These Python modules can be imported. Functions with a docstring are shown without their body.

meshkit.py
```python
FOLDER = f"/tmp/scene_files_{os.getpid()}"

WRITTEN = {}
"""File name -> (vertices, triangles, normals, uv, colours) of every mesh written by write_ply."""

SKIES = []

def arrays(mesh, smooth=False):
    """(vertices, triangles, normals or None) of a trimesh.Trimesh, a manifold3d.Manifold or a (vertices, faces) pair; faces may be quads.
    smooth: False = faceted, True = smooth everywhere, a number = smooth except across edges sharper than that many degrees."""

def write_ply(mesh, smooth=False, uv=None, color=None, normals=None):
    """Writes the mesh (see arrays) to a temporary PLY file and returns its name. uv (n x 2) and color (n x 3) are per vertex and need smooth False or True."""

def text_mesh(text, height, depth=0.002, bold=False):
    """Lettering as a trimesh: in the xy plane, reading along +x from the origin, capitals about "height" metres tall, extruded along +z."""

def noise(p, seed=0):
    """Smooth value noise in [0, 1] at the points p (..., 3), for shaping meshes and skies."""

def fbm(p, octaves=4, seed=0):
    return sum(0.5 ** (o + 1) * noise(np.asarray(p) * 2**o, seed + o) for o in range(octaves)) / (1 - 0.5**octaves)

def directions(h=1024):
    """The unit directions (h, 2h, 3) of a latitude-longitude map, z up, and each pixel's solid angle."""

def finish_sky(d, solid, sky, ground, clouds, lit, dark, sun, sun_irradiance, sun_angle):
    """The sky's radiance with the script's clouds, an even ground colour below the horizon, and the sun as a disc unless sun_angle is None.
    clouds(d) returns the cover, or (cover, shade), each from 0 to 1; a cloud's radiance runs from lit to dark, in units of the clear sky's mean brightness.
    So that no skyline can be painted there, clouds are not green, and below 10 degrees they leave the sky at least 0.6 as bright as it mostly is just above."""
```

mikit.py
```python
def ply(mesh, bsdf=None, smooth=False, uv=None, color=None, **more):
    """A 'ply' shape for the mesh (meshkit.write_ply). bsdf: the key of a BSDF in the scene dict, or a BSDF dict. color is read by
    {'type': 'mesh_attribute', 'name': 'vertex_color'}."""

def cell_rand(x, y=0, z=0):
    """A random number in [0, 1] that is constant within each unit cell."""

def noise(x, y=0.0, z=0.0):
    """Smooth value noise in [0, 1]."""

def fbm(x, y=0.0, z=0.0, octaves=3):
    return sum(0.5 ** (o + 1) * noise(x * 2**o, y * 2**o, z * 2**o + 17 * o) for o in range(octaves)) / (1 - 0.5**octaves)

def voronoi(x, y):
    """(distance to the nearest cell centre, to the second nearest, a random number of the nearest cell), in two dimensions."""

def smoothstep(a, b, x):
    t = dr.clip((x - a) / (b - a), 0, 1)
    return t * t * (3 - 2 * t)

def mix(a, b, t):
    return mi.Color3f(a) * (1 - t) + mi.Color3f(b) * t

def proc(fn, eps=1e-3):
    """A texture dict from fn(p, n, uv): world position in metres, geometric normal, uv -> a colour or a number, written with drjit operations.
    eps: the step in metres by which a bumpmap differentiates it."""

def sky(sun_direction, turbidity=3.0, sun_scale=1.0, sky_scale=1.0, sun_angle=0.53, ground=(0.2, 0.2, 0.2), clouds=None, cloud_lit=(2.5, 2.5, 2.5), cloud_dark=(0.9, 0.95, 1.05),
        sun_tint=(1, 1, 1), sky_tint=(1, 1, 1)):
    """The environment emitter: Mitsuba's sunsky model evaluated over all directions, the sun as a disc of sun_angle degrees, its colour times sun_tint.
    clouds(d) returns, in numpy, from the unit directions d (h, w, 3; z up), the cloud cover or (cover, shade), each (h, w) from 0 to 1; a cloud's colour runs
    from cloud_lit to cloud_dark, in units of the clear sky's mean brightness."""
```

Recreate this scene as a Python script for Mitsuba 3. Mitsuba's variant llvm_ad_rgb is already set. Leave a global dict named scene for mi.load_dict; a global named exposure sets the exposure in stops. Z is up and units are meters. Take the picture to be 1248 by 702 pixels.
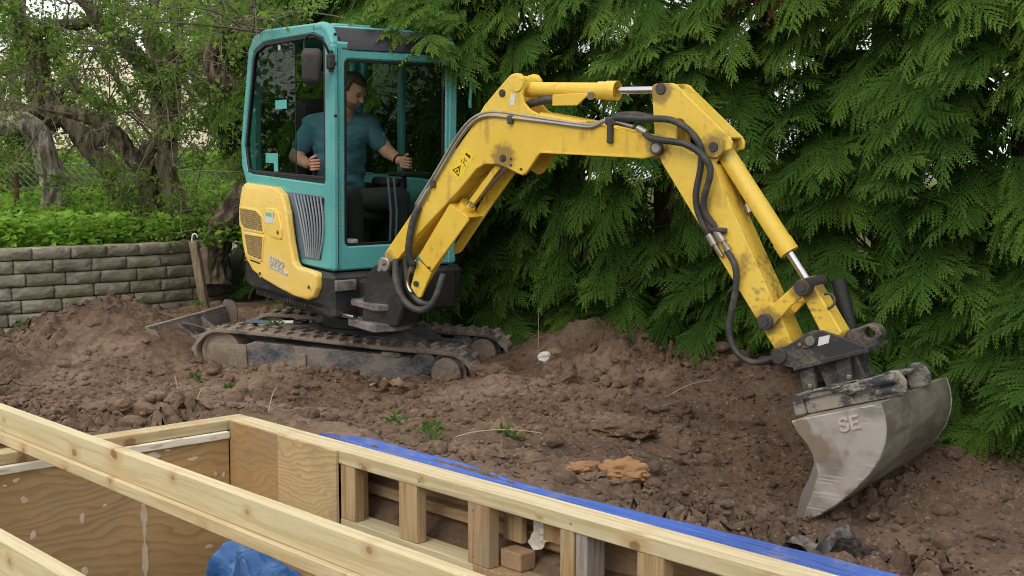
import math, random
import numpy as np
import trimesh, manifold3d, shapely
import shapely.geometry as sg
import drjit as dr
import mitsuba as mi
import mikit, meshkit
from mikit import proc, fbm, noise, voronoi, cell_rand, smoothstep
from scipy.interpolate import RBFInterpolator
from scipy.ndimage import gaussian_filter

T = mi.ScalarTransform4f
rng = np.random.default_rng(7)
random.seed(7)

# ------------------------------------------------------------------ camera, sky, exposure
EYE = np.array([0.0, 0.0, 1.42])
PITCH = math.atan((351 - 217) / 1500.0)
scene = {
    'camera': {'type': 'perspective', 'fov': 2 * math.degrees(math.atan(624 / 1500.0)), 'fov_axis': 'x', 'near_clip': 0.05, 'far_clip': 900.0,
               'to_world': T().look_at(origin=EYE.tolist(), target=(EYE + [0, math.cos(PITCH), -math.sin(PITCH)]).tolist(), up=[0, 0, 1])},
}
SUN = [-0.42, -0.66, 0.62]
def overcast(d):
    n = meshkit.fbm(d * 3.0, 4, 5)
    return np.ones(d.shape[:2]), np.clip(0.25 + 1.1 * (n - 0.5), 0, 1)
scene['sky'] = mikit.sky(SUN, turbidity=4, sun_scale=0.22, sun_angle=38, clouds=overcast, sun_tint=(0.93, 0.98, 1.06), cloud_lit=(2.5, 2.5, 2.5), cloud_dark=(1.5, 1.54, 1.6))
exposure = 2.35
labels = {}

# ------------------------------------------------------------------ helpers
def nz(v):
    v = np.asarray(v, float)
    return v / np.linalg.norm(v)

class Frame:
    """o + a*u + b*v + c*w with u forward, v to its left, w up"""
    def __init__(s, o, fwd, w=(0, 0, 1)):
        w = nz(w); f = np.asarray(fwd, float)
        u = nz(f - w * (f @ w))
        s.o, s.M = np.asarray(o, float), np.array([u, np.cross(w, u), w])
    def __call__(s, p):
        return s.o + np.asarray(p, float) @ s.M
WORLD = Frame((0, 0, 0), (1, 0, 0))
TILT = (0.015, -0.045, 1)
H = Frame((-1.137, 7.8, 0.828), (0.6, -0.8, 0), TILT)                 # machine's house; origin: cab's front right foot
B = Frame((-0.797, 7.6, 0.879), (math.cos(0.611), -math.sin(0.611), 0), TILT)   # boom: a along it, b away from the viewer's side, c up
U = Frame((-1.162, 8.15, 0.246), (math.cos(0.297), -math.sin(0.297), 0), TILT)  # undercarriage
PIT = Frame((-1.260, 5.5, 0.332), (0.68, -0.735, 0))                  # timber frame: a along the long wall, b away from the pit (so -b into it)

names = {}
def key(parent, name):
    base = f'{parent}__{name}' if parent else name
    n = names.get(base, 0); names[base] = n + 1
    return base if n == 0 else f'{base}_{n:03d}'

def obj(name, mesh, bsdf, parent=None, frame=None, smooth=False, color=None, uv=None, raw=False, **more):
    k = name if raw else key(parent, name)
    if isinstance(mesh, (tuple, list)) and not isinstance(mesh[0], np.ndarray):
        mesh = cat(mesh)
    if hasattr(mesh, 'to_mesh'):
        m = mesh.to_mesh(); mesh = (np.array(m.vert_properties[:, :3]), np.array(m.tri_verts))
    if hasattr(mesh, 'faces'):
        mesh = (np.array(mesh.vertices), np.array(mesh.faces))
    v, f = mesh
    if frame is not None:
        v = frame(v)
    scene[k] = mikit.ply((v, f), bsdf, smooth=smooth, color=color, uv=uv, **more)
    return k

def tag(k, label, cat_=None, group=None, kind=None):
    d = labels.setdefault(k, {})
    if label: d['label'] = label
    if cat_: d['category'] = cat_
    if group: d['group'] = group
    if kind: d['kind'] = kind
    return k

def thing(name, label, cat_, group=None):
    return tag(key(None, name), label, cat_, group)

def mt(m):
    if hasattr(m, 'to_mesh'):
        q = m.to_mesh(); return np.array(q.vert_properties[:, :3], float), np.array(q.tri_verts, int)
    if hasattr(m, 'faces'):
        return np.array(m.vertices), np.array(m.faces)
    return np.asarray(m[0], float), np.asarray(m[1], int)

def cat(ms):
    vs, fs, n = [], [], 0
    for m in ms:
        v, f = mt(m)
        if f.shape[1] == 4: f = np.vstack([f[:, [0, 1, 2]], f[:, [0, 2, 3]]])
        vs.append(v); fs.append(f + n); n += len(v)
    return np.vstack(vs), np.vstack(fs)

def xf(m, fn):
    v, f = mt(m); return fn(v), f

def box(lo, hi, bev=0.0):
    lo, hi = np.minimum(lo, hi).astype(float), np.maximum(lo, hi).astype(float)
    b = min(bev, 0.45 * (hi - lo).min())
    if b <= 0:
        t = trimesh.creation.box(hi - lo); return np.array(t.vertices) + (lo + hi) / 2, np.array(t.faces)
    p = []
    for sx in (0, 1):
        for sy in (0, 1):
            for sz in (0, 1):
                c = np.where([sx, sy, sz], hi, lo); s = np.where([sx, sy, sz], -1, 1)
                for k in range(3):
                    q = c + s * b; q[k] = c[k]; p.append(q)
    return mt(manifold3d.Manifold.hull_points(np.array(p)))

def tube(pts, r, n=10, cap=True):
    pts = np.asarray(pts, float); m = len(pts)
    r = np.broadcast_to(np.asarray(r, float), (m,))
    t = np.gradient(pts, axis=0); t /= np.linalg.norm(t, axis=1, keepdims=True) + 1e-12
    a = nz(np.cross(t[0], [0.31, 0.2, 0.93] if abs(t[0][2]) < 0.9 else [1, 0.1, 0]))
    ang = np.arange(n) / n * 2 * np.pi
    vs = []
    for i in range(m):
        a = nz(a - t[i] * (a @ t[i])); b = np.cross(t[i], a)
        vs.append(pts[i] + r[i] * (np.cos(ang)[:, None] * a + np.sin(ang)[:, None] * b))
    v = np.vstack(vs)
    i, j = np.meshgrid(np.arange(m - 1), np.arange(n), indexing='ij')
    q = np.stack([i * n + j, i * n + (j + 1) % n, (i + 1) * n + (j + 1) % n, (i + 1) * n + j], -1).reshape(-1, 4)
    f = np.vstack([q[:, [0, 1, 2]], q[:, [0, 2, 3]]])
    if cap:
        v = np.vstack([v, pts[0], pts[-1]]); k = np.arange(n)
        f = np.vstack([f, np.stack([(k + 1) % n, k, k * 0 + m * n], 1), np.stack([(m - 1) * n + k, (m - 1) * n + (k + 1) % n, k * 0 + m * n + 1], 1)])
    return v, f

def spline(pts, n=40):
    pts = np.asarray(pts, float)
    d = np.r_[0, np.cumsum(np.linalg.norm(np.diff(pts, axis=0), axis=1) ** 0.5)]
    from scipy.interpolate import CubicSpline
    return CubicSpline(d, pts)(np.linspace(0, d[-1], n))

def cyl(p0, p1, r, n=20, bev=0.0):
    p0, p1 = np.asarray(p0, float), np.asarray(p1, float)
    if bev:
        d = nz(p1 - p0) * bev
        return tube([p0, p0, p0 + d, p1 - d, p1, p1], [r - bev, r - bev, r, r, r - bev, r - bev], n) if False else ring_lathe(p0, p1, [(0, r - bev), (bev, r), (-bev, r), (-1e-9, r - bev)], n)
    return tube([p0, p1], r, n)

def ring_lathe(p0, p1, prof, n=24):
    """solid of revolution round p0-p1; prof: (distance from p0, or negative: from p1, radius)"""
    p0, p1 = np.asarray(p0, float), np.asarray(p1, float)
    L = np.linalg.norm(p1 - p0); t = (p1 - p0) / L
    a = nz(np.cross(t, [0.31, 0.2, 0.93] if abs(t[2]) < 0.9 else [1, 0.1, 0])); b = np.cross(t, a)
    ang = np.arange(n) / n * 2 * np.pi
    v = np.vstack([p0 + t * (x if x >= 0 else L + x) + max(r, 1e-5) * (np.cos(ang)[:, None] * a + np.sin(ang)[:, None] * b) for x, r in prof])
    m = len(prof)
    i, j = np.meshgrid(np.arange(m - 1), np.arange(n), indexing='ij')
    q = np.stack([i * n + j, i * n + (j + 1) % n, (i + 1) * n + (j + 1) % n, (i + 1) * n + j], -1).reshape(-1, 4)
    f = np.vstack([q[:, [0, 1, 2]], q[:, [0, 2, 3]]])
    c0 = v[:n].mean(0); c1 = v[-n:].mean(0); k = np.arange(n); N = len(v)
    v = np.vstack([v, c0, c1])
    f = np.vstack([f, np.stack([(k + 1) % n, k, k * 0 + N], 1), np.stack([(m - 1) * n + k, (m - 1) * n + (k + 1) % n, k * 0 + N + 1], 1)])
    return v, f

def _inset(loop, d):
    p = np.asarray(loop); a = p - np.roll(p, 1, 0); b = np.roll(p, -1, 0) - p
    na = np.stack([-a[:, 1], a[:, 0]], 1) / (np.linalg.norm(a, axis=1, keepdims=True) + 1e-12)
    nb = np.stack([-b[:, 1], b[:, 0]], 1) / (np.linalg.norm(b, axis=1, keepdims=True) + 1e-12)
    m = na + nb; return p + d * m / np.maximum((m * m).sum(1, keepdims=True) / 2, 0.35)

def prism(poly, d0, d1, bev=0.0, axis=1):
    """polygon (list of points or shapely) extruded along local axis `axis`; its 2-D coordinates are the two other axes in order"""
    if not hasattr(poly, 'exterior'):
        poly = sg.Polygon(poly)
    poly = sg.polygon.orient(poly.buffer(0), 1.0)
    if poly.geom_type != 'Polygon': poly = max(poly.geoms, key=lambda g: g.area)
    loops = [np.array(poly.exterior.coords)[:-1]] + [np.array(r.coords)[:-1] for r in poly.interiors]
    cv, cf = trimesh.creation.triangulate_polygon(poly, engine='earcut')
    base = np.vstack(loops)
    from scipy.spatial import cKDTree
    idx = cKDTree(base).query(cv)[1]; cf = idx[cf]
    fa = base[cf]; flip = np.cross(fa[:, 1] - fa[:, 0], fa[:, 2] - fa[:, 0]) < 0
    cf[flip] = cf[flip][:, ::-1]
    N = len(base)
    lay = [(d0, 0.0), (d1, 0.0)] if bev <= 0 else [(d0, bev), (d0 + bev, 0.0), (d1 - bev, 0.0), (d1, bev)]
    vs = []
    for d, ins in lay:
        q = np.vstack([_inset(l, ins) for l in loops]) if ins else base
        vs.append(np.insert(q, axis, d, axis=1))
    v = np.vstack(vs); fs = []
    for k in range(len(lay) - 1):
        s = 0
        for l in loops:
            n = len(l); i = np.arange(n); j = (i + 1) % n
            A, Bq, C, D = k * N + s + i, k * N + s + j, (k + 1) * N + s + j, (k + 1) * N + s + i
            fs += [np.stack([A, Bq, C], 1), np.stack([A, C, D], 1)]; s += n
    fs += [cf[:, ::-1], cf + (len(lay) - 1) * N]
    f = np.vstack(fs)
    if axis == 1: f = f[:, ::-1]
    if (d1 < d0): f = f[:, ::-1]
    return v, f

def rnd(poly, r=0.02, r2=None, res=5):
    p = poly if hasattr(poly, 'exterior') else sg.Polygon(poly)
    r2 = r if r2 is None else r2
    p = p.buffer(-r, quad_segs=res).buffer(r, quad_segs=res)
    return p.buffer(r2, quad_segs=res).buffer(-r2, quad_segs=res).simplify(0.0006)

def refine(m, l):
    v, f = mt(m)
    M = manifold3d.Manifold(manifold3d.Mesh(np.asarray(v, np.float32), np.asarray(f, np.uint32)))
    return mt(M.refine_to_length(l))

def blob(joints, bones, edge=0.02, lam=12):
    """one continuous body: hull of spheres along every bone, joined, refined and smoothed"""
    parts = []
    def sph(k):
        p, r = joints[k]; r = np.broadcast_to(np.asarray(r, float), (3,))
        s = trimesh.creation.icosphere(subdivisions=2, radius=1.0)
        return np.array(s.vertices) * r + np.asarray(p, float)
    for a, *rest in bones:
        parts.append(manifold3d.Manifold.hull_points(np.vstack([sph(x) for x in (a, *rest)])))
    M = manifold3d.Manifold.batch_boolean(parts, manifold3d.OpType.Add).refine_to_length(edge)
    v, f = mt(M)
    t = trimesh.Trimesh(v, f, process=True)
    trimesh.smoothing.filter_taubin(t, iterations=lam)
    return np.array(t.vertices), np.array(t.faces)

def pebble(seed, r, sub=2, rough=0.25, sq=(1, 1, 0.75)):
    s = trimesh.creation.icosphere(subdivisions=sub, radius=1.0)
    v = np.array(s.vertices)
    n = meshkit.fbm(v * 1.3 + seed * 7.13, 3, seed) - 0.5
    n2 = meshkit.fbm(v * 3.1 + seed * 3.3, 2, seed + 9) - 0.5
    return v * (1 + rough * 2 * n + rough * 0.8 * n2)[:, None] * np.asarray(sq) * r, np.array(s.faces)

def rot(axis, a):
    axis = nz(axis); c, s = math.cos(a), math.sin(a); x, y, z = axis
    return np.array([[c + x*x*(1-c), x*y*(1-c) - z*s, x*z*(1-c) + y*s], [y*x*(1-c) + z*s, c + y*y*(1-c), y*z*(1-c) - x*s], [z*x*(1-c) - y*s, z*y*(1-c) + x*s, c + z*z*(1-c)]])

# ------------------------------------------------------------------ materials
def mix(a, b, t):
    a, b = (tuple(float(q) for q in c) if isinstance(c, (tuple, list, np.ndarray)) else c for c in (a, b))
    return mikit.mix(a, b, t)
def pit_ac(p):
    """coordinates along the long wall, across it and up, for the wood grain"""
    x, y, z = p.x + 1.260, p.y - 5.5, p.z - 0.332
    return x * 0.6791 - y * 0.7340, x * 0.7340 + y * 0.6791, z

def principled(col, rough=0.5, **k):
    c = col if isinstance(col, dict) else {'type': 'rgb', 'value': list(col)}
    r = rough if not isinstance(rough, dict) else rough
    return {'type': 'twosided', 'b': {'type': 'principled', 'base_color': c, 'roughness': r, 'specular': k.pop('specular', 0.5), **k}}

def bumped(b, fn, scale, eps=2e-3):
    inner = b['b'] if b['type'] == 'twosided' else b
    return {'type': 'twosided', 'b': {'type': 'bumpmap', 'tex': proc(fn, eps), 'scale': scale, 'bsdf': inner}}

def soil_col(p, n, uv):
    a = fbm(p.x * 1.7, p.y * 1.7, p.z * 1.7, 3)
    b = fbm(p.x * 14, p.y * 14, p.z * 14, 3)
    c = noise(p.x * 90, p.y * 90, p.z * 90)
    g = mix((0.130, 0.086, 0.060), (0.208, 0.147, 0.107), smoothstep(0.35, 0.65, a))
    g = mix(g, (0.080, 0.055, 0.042), 0.7 * smoothstep(0.50, 0.66, fbm(p.x * 0.9 + 4, p.y * 0.9, p.z * 0.9, 4)))
    g = mix(g, (0.098, 0.068, 0.051), 0.75 * smoothstep(0.55, 0.72, b))
    g = mix(g, (0.26, 0.195, 0.15), 0.55 * smoothstep(0.60, 0.85, c) * smoothstep(0.3, 0.6, b))
    return g * (0.82 + 0.36 * noise(p.x * 37, p.y * 37, p.z * 37))
def soil_bump(p, n, uv):
    return fbm(p.x * 45, p.y * 45, p.z * 45, 4)
scene['m_soil'] = bumped(principled(proc(soil_col), 0.95, specular=0.15), soil_bump, 0.022)

def dusty(col, dust, amt=0.35, scale=6.0, lo=0.45, hi=0.75, dark=0.75):
    def fn(p, n, uv):
        f = fbm(p.x * scale, p.y * scale, p.z * scale, 4)
        g = noise(p.x * scale * 9, p.y * scale * 9, p.z * scale * 9)
        base = mix(np.array(col) * dark, col, smoothstep(0.25, 0.6, fbm(p.x * 2.3 + 9, p.y * 2.3, p.z * 2.3, 3)))
        return mix(base, dust, amt * smoothstep(lo, hi, f * 0.8 + g * 0.2))
    return proc(fn)
def rough_var(lo, hi, scale=8.0):
    return proc(lambda p, n, uv: mi.Float(lo) + (hi - lo) * fbm(p.x * scale, p.y * scale, p.z * scale, 3))

DUST = (0.23, 0.17, 0.125)
def yellow_fn(p, n, uv):
    f = fbm(p.x * 7, p.y * 7, p.z * 7, 4); g = noise(p.x * 55, p.y * 55, p.z * 55)
    st = fbm(p.x * 30, p.y * 30, p.z * 3.0, 3)
    c = mix((0.72, 0.49, 0.055), (0.80, 0.58, 0.10), smoothstep(0.3, 0.7, fbm(p.x * 2, p.y * 2, p.z * 2, 3)))
    c = mix(c, (0.36, 0.20, 0.045), 0.6 * smoothstep(0.56, 0.74, f * 0.55 + st * 0.45))
    c = mix(c, (0.52, 0.42, 0.20), 0.12 * smoothstep(0.70, 0.76, noise(p.x * 5 + p.z * 40, p.y * 5, p.z * 170)) * smoothstep(0.45, 0.6, fbm(p.x * 5, p.y * 5 + 2, p.z * 5, 2)))
    dx, dy, dz = p.x + 0.797, p.y - 7.6, p.z - 0.879              # grease and dirt round the pins of boom and arm, mud low on the arm
    A = dx * 0.8192 - dy * 0.5723 - dz * 0.0380; Cc = dx * 0.0150 - dy * 0.0449 + dz * 0.9989
    near = mi.Float(9.0)
    for pa, pc in ((1.94, .772), (2.257, .785), (2.579, -.064), (2.762, .124), (2.668, -.222), (.12, .03), (1.943, 1.074), (.965, .692)):
        near = dr.minimum(near, dr.sqrt(dr.square(A - pa) + dr.square(Cc - pc)))
    c = mix(c, (0.15, 0.10, 0.04), 0.75 * smoothstep(0.095, 0.045, near + 0.07 * (f - 0.5) + 0.03 * (g - 0.5)))
    c = mix(c, (0.17, 0.12, 0.08), 0.7 * smoothstep(0.6, -0.2, Cc) * smoothstep(1.9, 2.3, A) * smoothstep(0.55, 0.70, f * 0.6 + g * 0.4))
    c = mix(c, (0.10, 0.055, 0.03), 0.8 * smoothstep(0.74, 0.84, f * 0.6 + g * 0.4))
    return c
scene['m_yellow'] = principled(proc(yellow_fn), rough_var(0.28, 0.5), specular=0.5)
scene['m_yellow_cover'] = principled(dusty((0.80, 0.57, 0.13), (0.78, 0.60, 0.24), 0.6, 5.0, dark=0.93), rough_var(0.3, 0.5))
scene['m_teal'] = principled(dusty((0.105, 0.41, 0.42), (0.17, 0.37, 0.36), 0.45, 7.0, dark=0.85), rough_var(0.28, 0.5))
scene['m_teal_sticker'] = principled((0.10, 0.42, 0.40), 0.4)
scene['m_black'] = principled(dusty((0.018, 0.019, 0.021), (0.08, 0.068, 0.055), 0.5, 6.0), 0.5)
scene['m_black_clean'] = principled((0.012, 0.012, 0.014), 0.42)
scene['m_louvre'] = principled((0.10, 0.145, 0.20), 0.5)
scene['m_slat'] = principled((0.24, 0.28, 0.31), 0.45)
scene['m_frame'] = principled(dusty((0.035, 0.047, 0.075), (0.25, 0.215, 0.185), 0.9, 9.0, 0.25, 0.70), rough_var(0.4, 0.75))
scene['m_track'] = principled(dusty((0.085, 0.08, 0.076), (0.27, 0.22, 0.18), 0.95, 7.0, 0.30, 0.58), 0.85, specular=0.2)
scene['m_lug'] = principled(dusty((0.10, 0.09, 0.08), (0.27, 0.22, 0.18), 1.0, 9.0, 0.28, 0.52), 0.9, specular=0.2)
scene['m_muddy'] = principled(dusty((0.20, 0.165, 0.135), (0.31, 0.25, 0.20), 0.8, 6.0, 0.35, 0.6), 0.85, specular=0.2)
scene['m_chrome'] = {'type': 'twosided', 'b': {'type': 'roughconductor', 'material': 'Cr', 'alpha': 0.09}}
scene['m_steel'] = {'type': 'twosided', 'b': {'type': 'principled', 'base_color': dusty((0.42, 0.40, 0.37), (0.28, 0.22, 0.17), 0.7, 12.0), 'metallic': 0.75, 'roughness': 0.42}}
scene['m_pin'] = {'type': 'twosided', 'b': {'type': 'principled', 'base_color': dusty((0.075, 0.072, 0.07), (0.16, 0.10, 0.06), 0.7, 25.0, 0.55, 0.8), 'metallic': 0.4, 'roughness': 0.5}}
scene['m_hose'] = principled(dusty((0.035, 0.036, 0.038), (0.12, 0.105, 0.09), 0.6, 16.0), 0.55)
scene['m_hitch'] = principled(dusty((0.040, 0.041, 0.045), (0.17, 0.14, 0.115), 0.75, 8.0, 0.42, 0.66), rough_var(0.35, 0.65))
scene['m_hitch_dirty'] = principled(dusty((0.045, 0.05, 0.06), (0.27, 0.245, 0.215), 1.0, 13.0, 0.36, 0.62), 0.75)
def bucket_fn(p, n, uv):
    f = fbm(p.x * 6, p.y * 6, p.z * 6, 4); s = fbm(p.x * 4, p.y * 4, p.z * 28, 3); g = noise(p.x * 60, p.y * 60, p.z * 60)
    c = mix((0.17, 0.145, 0.12), (0.34, 0.305, 0.265), smoothstep(0.3, 0.68, f * 0.6 + s * 0.4))
    c = mix(c, (0.23, 0.17, 0.125), 0.6 * smoothstep(0.55, 0.7, fbm(p.x * 3 + 5, p.y * 3, p.z * 3, 3)))
    return c * (0.88 + 0.24 * g)
scene['m_bucket'] = {'type': 'twosided', 'b': {'type': 'principled', 'base_color': proc(bucket_fn), 'metallic': 0.35, 'roughness': rough_var(0.35, 0.62, 10.0)}}
scene['m_bucket_plate'] = {'type': 'twosided', 'b': {'type': 'principled', 'base_color': proc(lambda p, n, uv: mix(mix(mix((0.22, 0.205, 0.185), (0.40, 0.38, 0.355), smoothstep(0.3, 0.62, fbm(p.x * 7, p.y * 7, p.z * 7, 4))), (0.20, 0.145, 0.105), 0.8 * smoothstep(0.55, 0.66, fbm(p.x * 9 + 3, p.y * 9, p.z * 5, 4))), (0.60, 0.59, 0.57), 0.5 * smoothstep(0.66, 0.74, noise(p.x * 9 + p.z * 30, p.y * 9, p.z * 120)) * smoothstep(0.4, 0.6, fbm(p.x * 4, p.y * 4, p.z * 4 + 6, 2)))), 'metallic': 0.15, 'roughness': rough_var(0.4, 0.65, 10.0)}}
scene['m_letters'] = principled((0.46, 0.43, 0.39), 0.5)
scene['m_bucket_worn'] = {'type': 'twosided', 'b': {'type': 'principled', 'base_color': {'type': 'rgb', 'value': [0.40, 0.39, 0.37]}, 'metallic': 0.7, 'roughness': 0.38}}
scene['m_glass'] = {'type': 'thindielectric', 'int_ior': 1.5, 'specular_transmittance': {'type': 'rgb', 'value': [0.80, 0.86, 0.83]}, 'specular_reflectance': {'type': 'rgb', 'value': [0.3, 0.3, 0.3]}}
scene['m_glass_dark'] = {'type': 'thindielectric', 'int_ior': 1.5, 'specular_transmittance': {'type': 'rgb', 'value': [0.46, 0.58, 0.52]}, 'specular_reflectance': {'type': 'rgb', 'value': [0.3, 0.3, 0.3]}}
scene['m_mesh'] = principled(proc(lambda p, n, uv: mix((0.20, 0.14, 0.065), (0.09, 0.065, 0.04), smoothstep(0.3, 0.7, dr.sin(p.z * 420) * 0.5 + 0.5) * 0.6 + 0.4 * noise(p.x * 200, p.y * 200, p.z * 60)))
                             , 0.6)
scene['m_wire_yellow'] = principled((0.42, 0.30, 0.12), 0.5)
scene['m_white'] = principled((0.75, 0.75, 0.73), 0.5)
scene['m_sticker'] = principled((0.62, 0.65, 0.66), 0.4)
scene['m_sticker_yellow'] = principled((0.80, 0.58, 0.03), 0.4)
scene['m_ink'] = principled((0.02, 0.018, 0.015), 0.5)
scene['m_badge'] = {'type': 'twosided', 'b': {'type': 'principled', 'base_color': {'type': 'rgb', 'value': [0.62, 0.64, 0.72]}, 'metallic': 0.4, 'roughness': 0.25}}
scene['m_green_print'] = principled((0.20, 0.50, 0.16), 0.5)

# timber
def knots(s, t, col, size=0.024, cell=0.47, seed=0):
    cx = dr.floor(s / cell); k = cell_rand(cx, seed, 3)
    kx = (cx + 0.25 + 0.5 * cell_rand(cx, seed, 1)) * cell; ky = (cell_rand(cx, seed, 2) - 0.5) * 0.075
    wob = 0.35 * (fbm(s * 60, t * 60, seed, 2) - 0.5)
    d = dr.sqrt(dr.square((s - kx) * 0.75) + dr.square(t - ky)) / (size * (0.25 + 0.75 * k)) + wob
    return smoothstep(1.0, 0.55, d) * (0.35 + 0.4 * k), smoothstep(3.2, 0.8, d)
def lumber(light, dark, knot=(0.17, 0.085, 0.03), seed=0, along=0, zc=0.0):
    def fn(p, n, uv):
        A, Bc, C = pit_ac(p)
        s, q = (A, Bc) if along == 0 else (Bc, A)
        wob = fbm(s * 1.6 + seed, q * 2 + seed * 3, C * 5, 2)
        k, halo = knots(s + seed * 0.77, C - zc, None, seed=seed)
        g = fbm(s * 2.2 + seed * 5, (C + wob * 0.05 + halo * 0.012) * 75, (q + wob * 0.05) * 75, 3)
        fine = noise(s * 18, C * 420, q * 420)
        c = mix(light, dark, smoothstep(0.38, 0.72, g) * 0.85)
        c = mix(c, np.array(dark) * 0.8, 0.25 * fine)
        c = mix(c, (0.36, 0.36, 0.22), 0.35 * smoothstep(0.5, 0.75, fbm(s * 1.1 + 3 * seed, q * 3, C * 3, 3)))
        c = mix(c, (0.44, 0.27, 0.11), 0.5 * halo)
        return mix(c, knot, k)
    return fn
def wood_bump(p, n, uv):
    A, Bc, C = pit_ac(p)
    return fbm(A * 3, C * 150, Bc * 150, 2) + 0.6 * noise(A * 60, Bc * 60, C * 60)
scene['m_beam'] = bumped(principled(proc(lumber((0.64, 0.56, 0.36), (0.53, 0.43, 0.235), seed=1, zc=0.095)), 0.62, specular=0.3), wood_bump, 0.0012)
scene['m_beam_low'] = bumped(principled(proc(lumber((0.65, 0.55, 0.36), (0.53, 0.41, 0.225), seed=4, zc=0.022)), 0.62, specular=0.3), wood_bump, 0.0012)
scene['m_plate'] = bumped(principled(proc(lumber((0.63, 0.55, 0.37), (0.47, 0.38, 0.21), seed=7, zc=-0.03)), 0.65, specular=0.3), wood_bump, 0.0016)
scene['m_plate_back'] = bumped(principled(proc(lumber((0.58, 0.475, 0.29), (0.40, 0.29, 0.15), seed=9, along=1, zc=-0.02)), 0.65, specular=0.3), wood_bump, 0.0016)
def upright(light, dark, seed):
    def fn(p, n, uv):
        A, Bc, C = pit_ac(p)
        wob = fbm(A * 6 + seed, Bc * 6, C * 2.5, 2)
        g = fbm((A + wob * 0.03) * 80 + seed, (Bc + wob * 0.03) * 80, C * 2.2, 3)
        c = mix(light, dark, smoothstep(0.35, 0.7, g))
        return mix(c, (0.30, 0.27, 0.22), 0.5 * smoothstep(0.5, 0.75, fbm(A * 5 + seed, Bc * 5, C * 5, 3)))
    return fn
scene['m_stud'] = bumped(principled(proc(upright((0.47, 0.35, 0.20), (0.33, 0.21, 0.105), 2.0)), 0.7, specular=0.25), wood_bump, 0.001)
scene['m_stud_warm'] = bumped(principled(proc(upright((0.42, 0.29, 0.16), (0.31, 0.19, 0.10), 5.0)), 0.7, specular=0.25), wood_bump, 0.001)
scene['m_stud_grey'] = bumped(principled(proc(upright((0.36, 0.33, 0.31), (0.25, 0.22, 0.21), 8.0)), 0.7, specular=0.25), wood_bump, 0.001)
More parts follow.
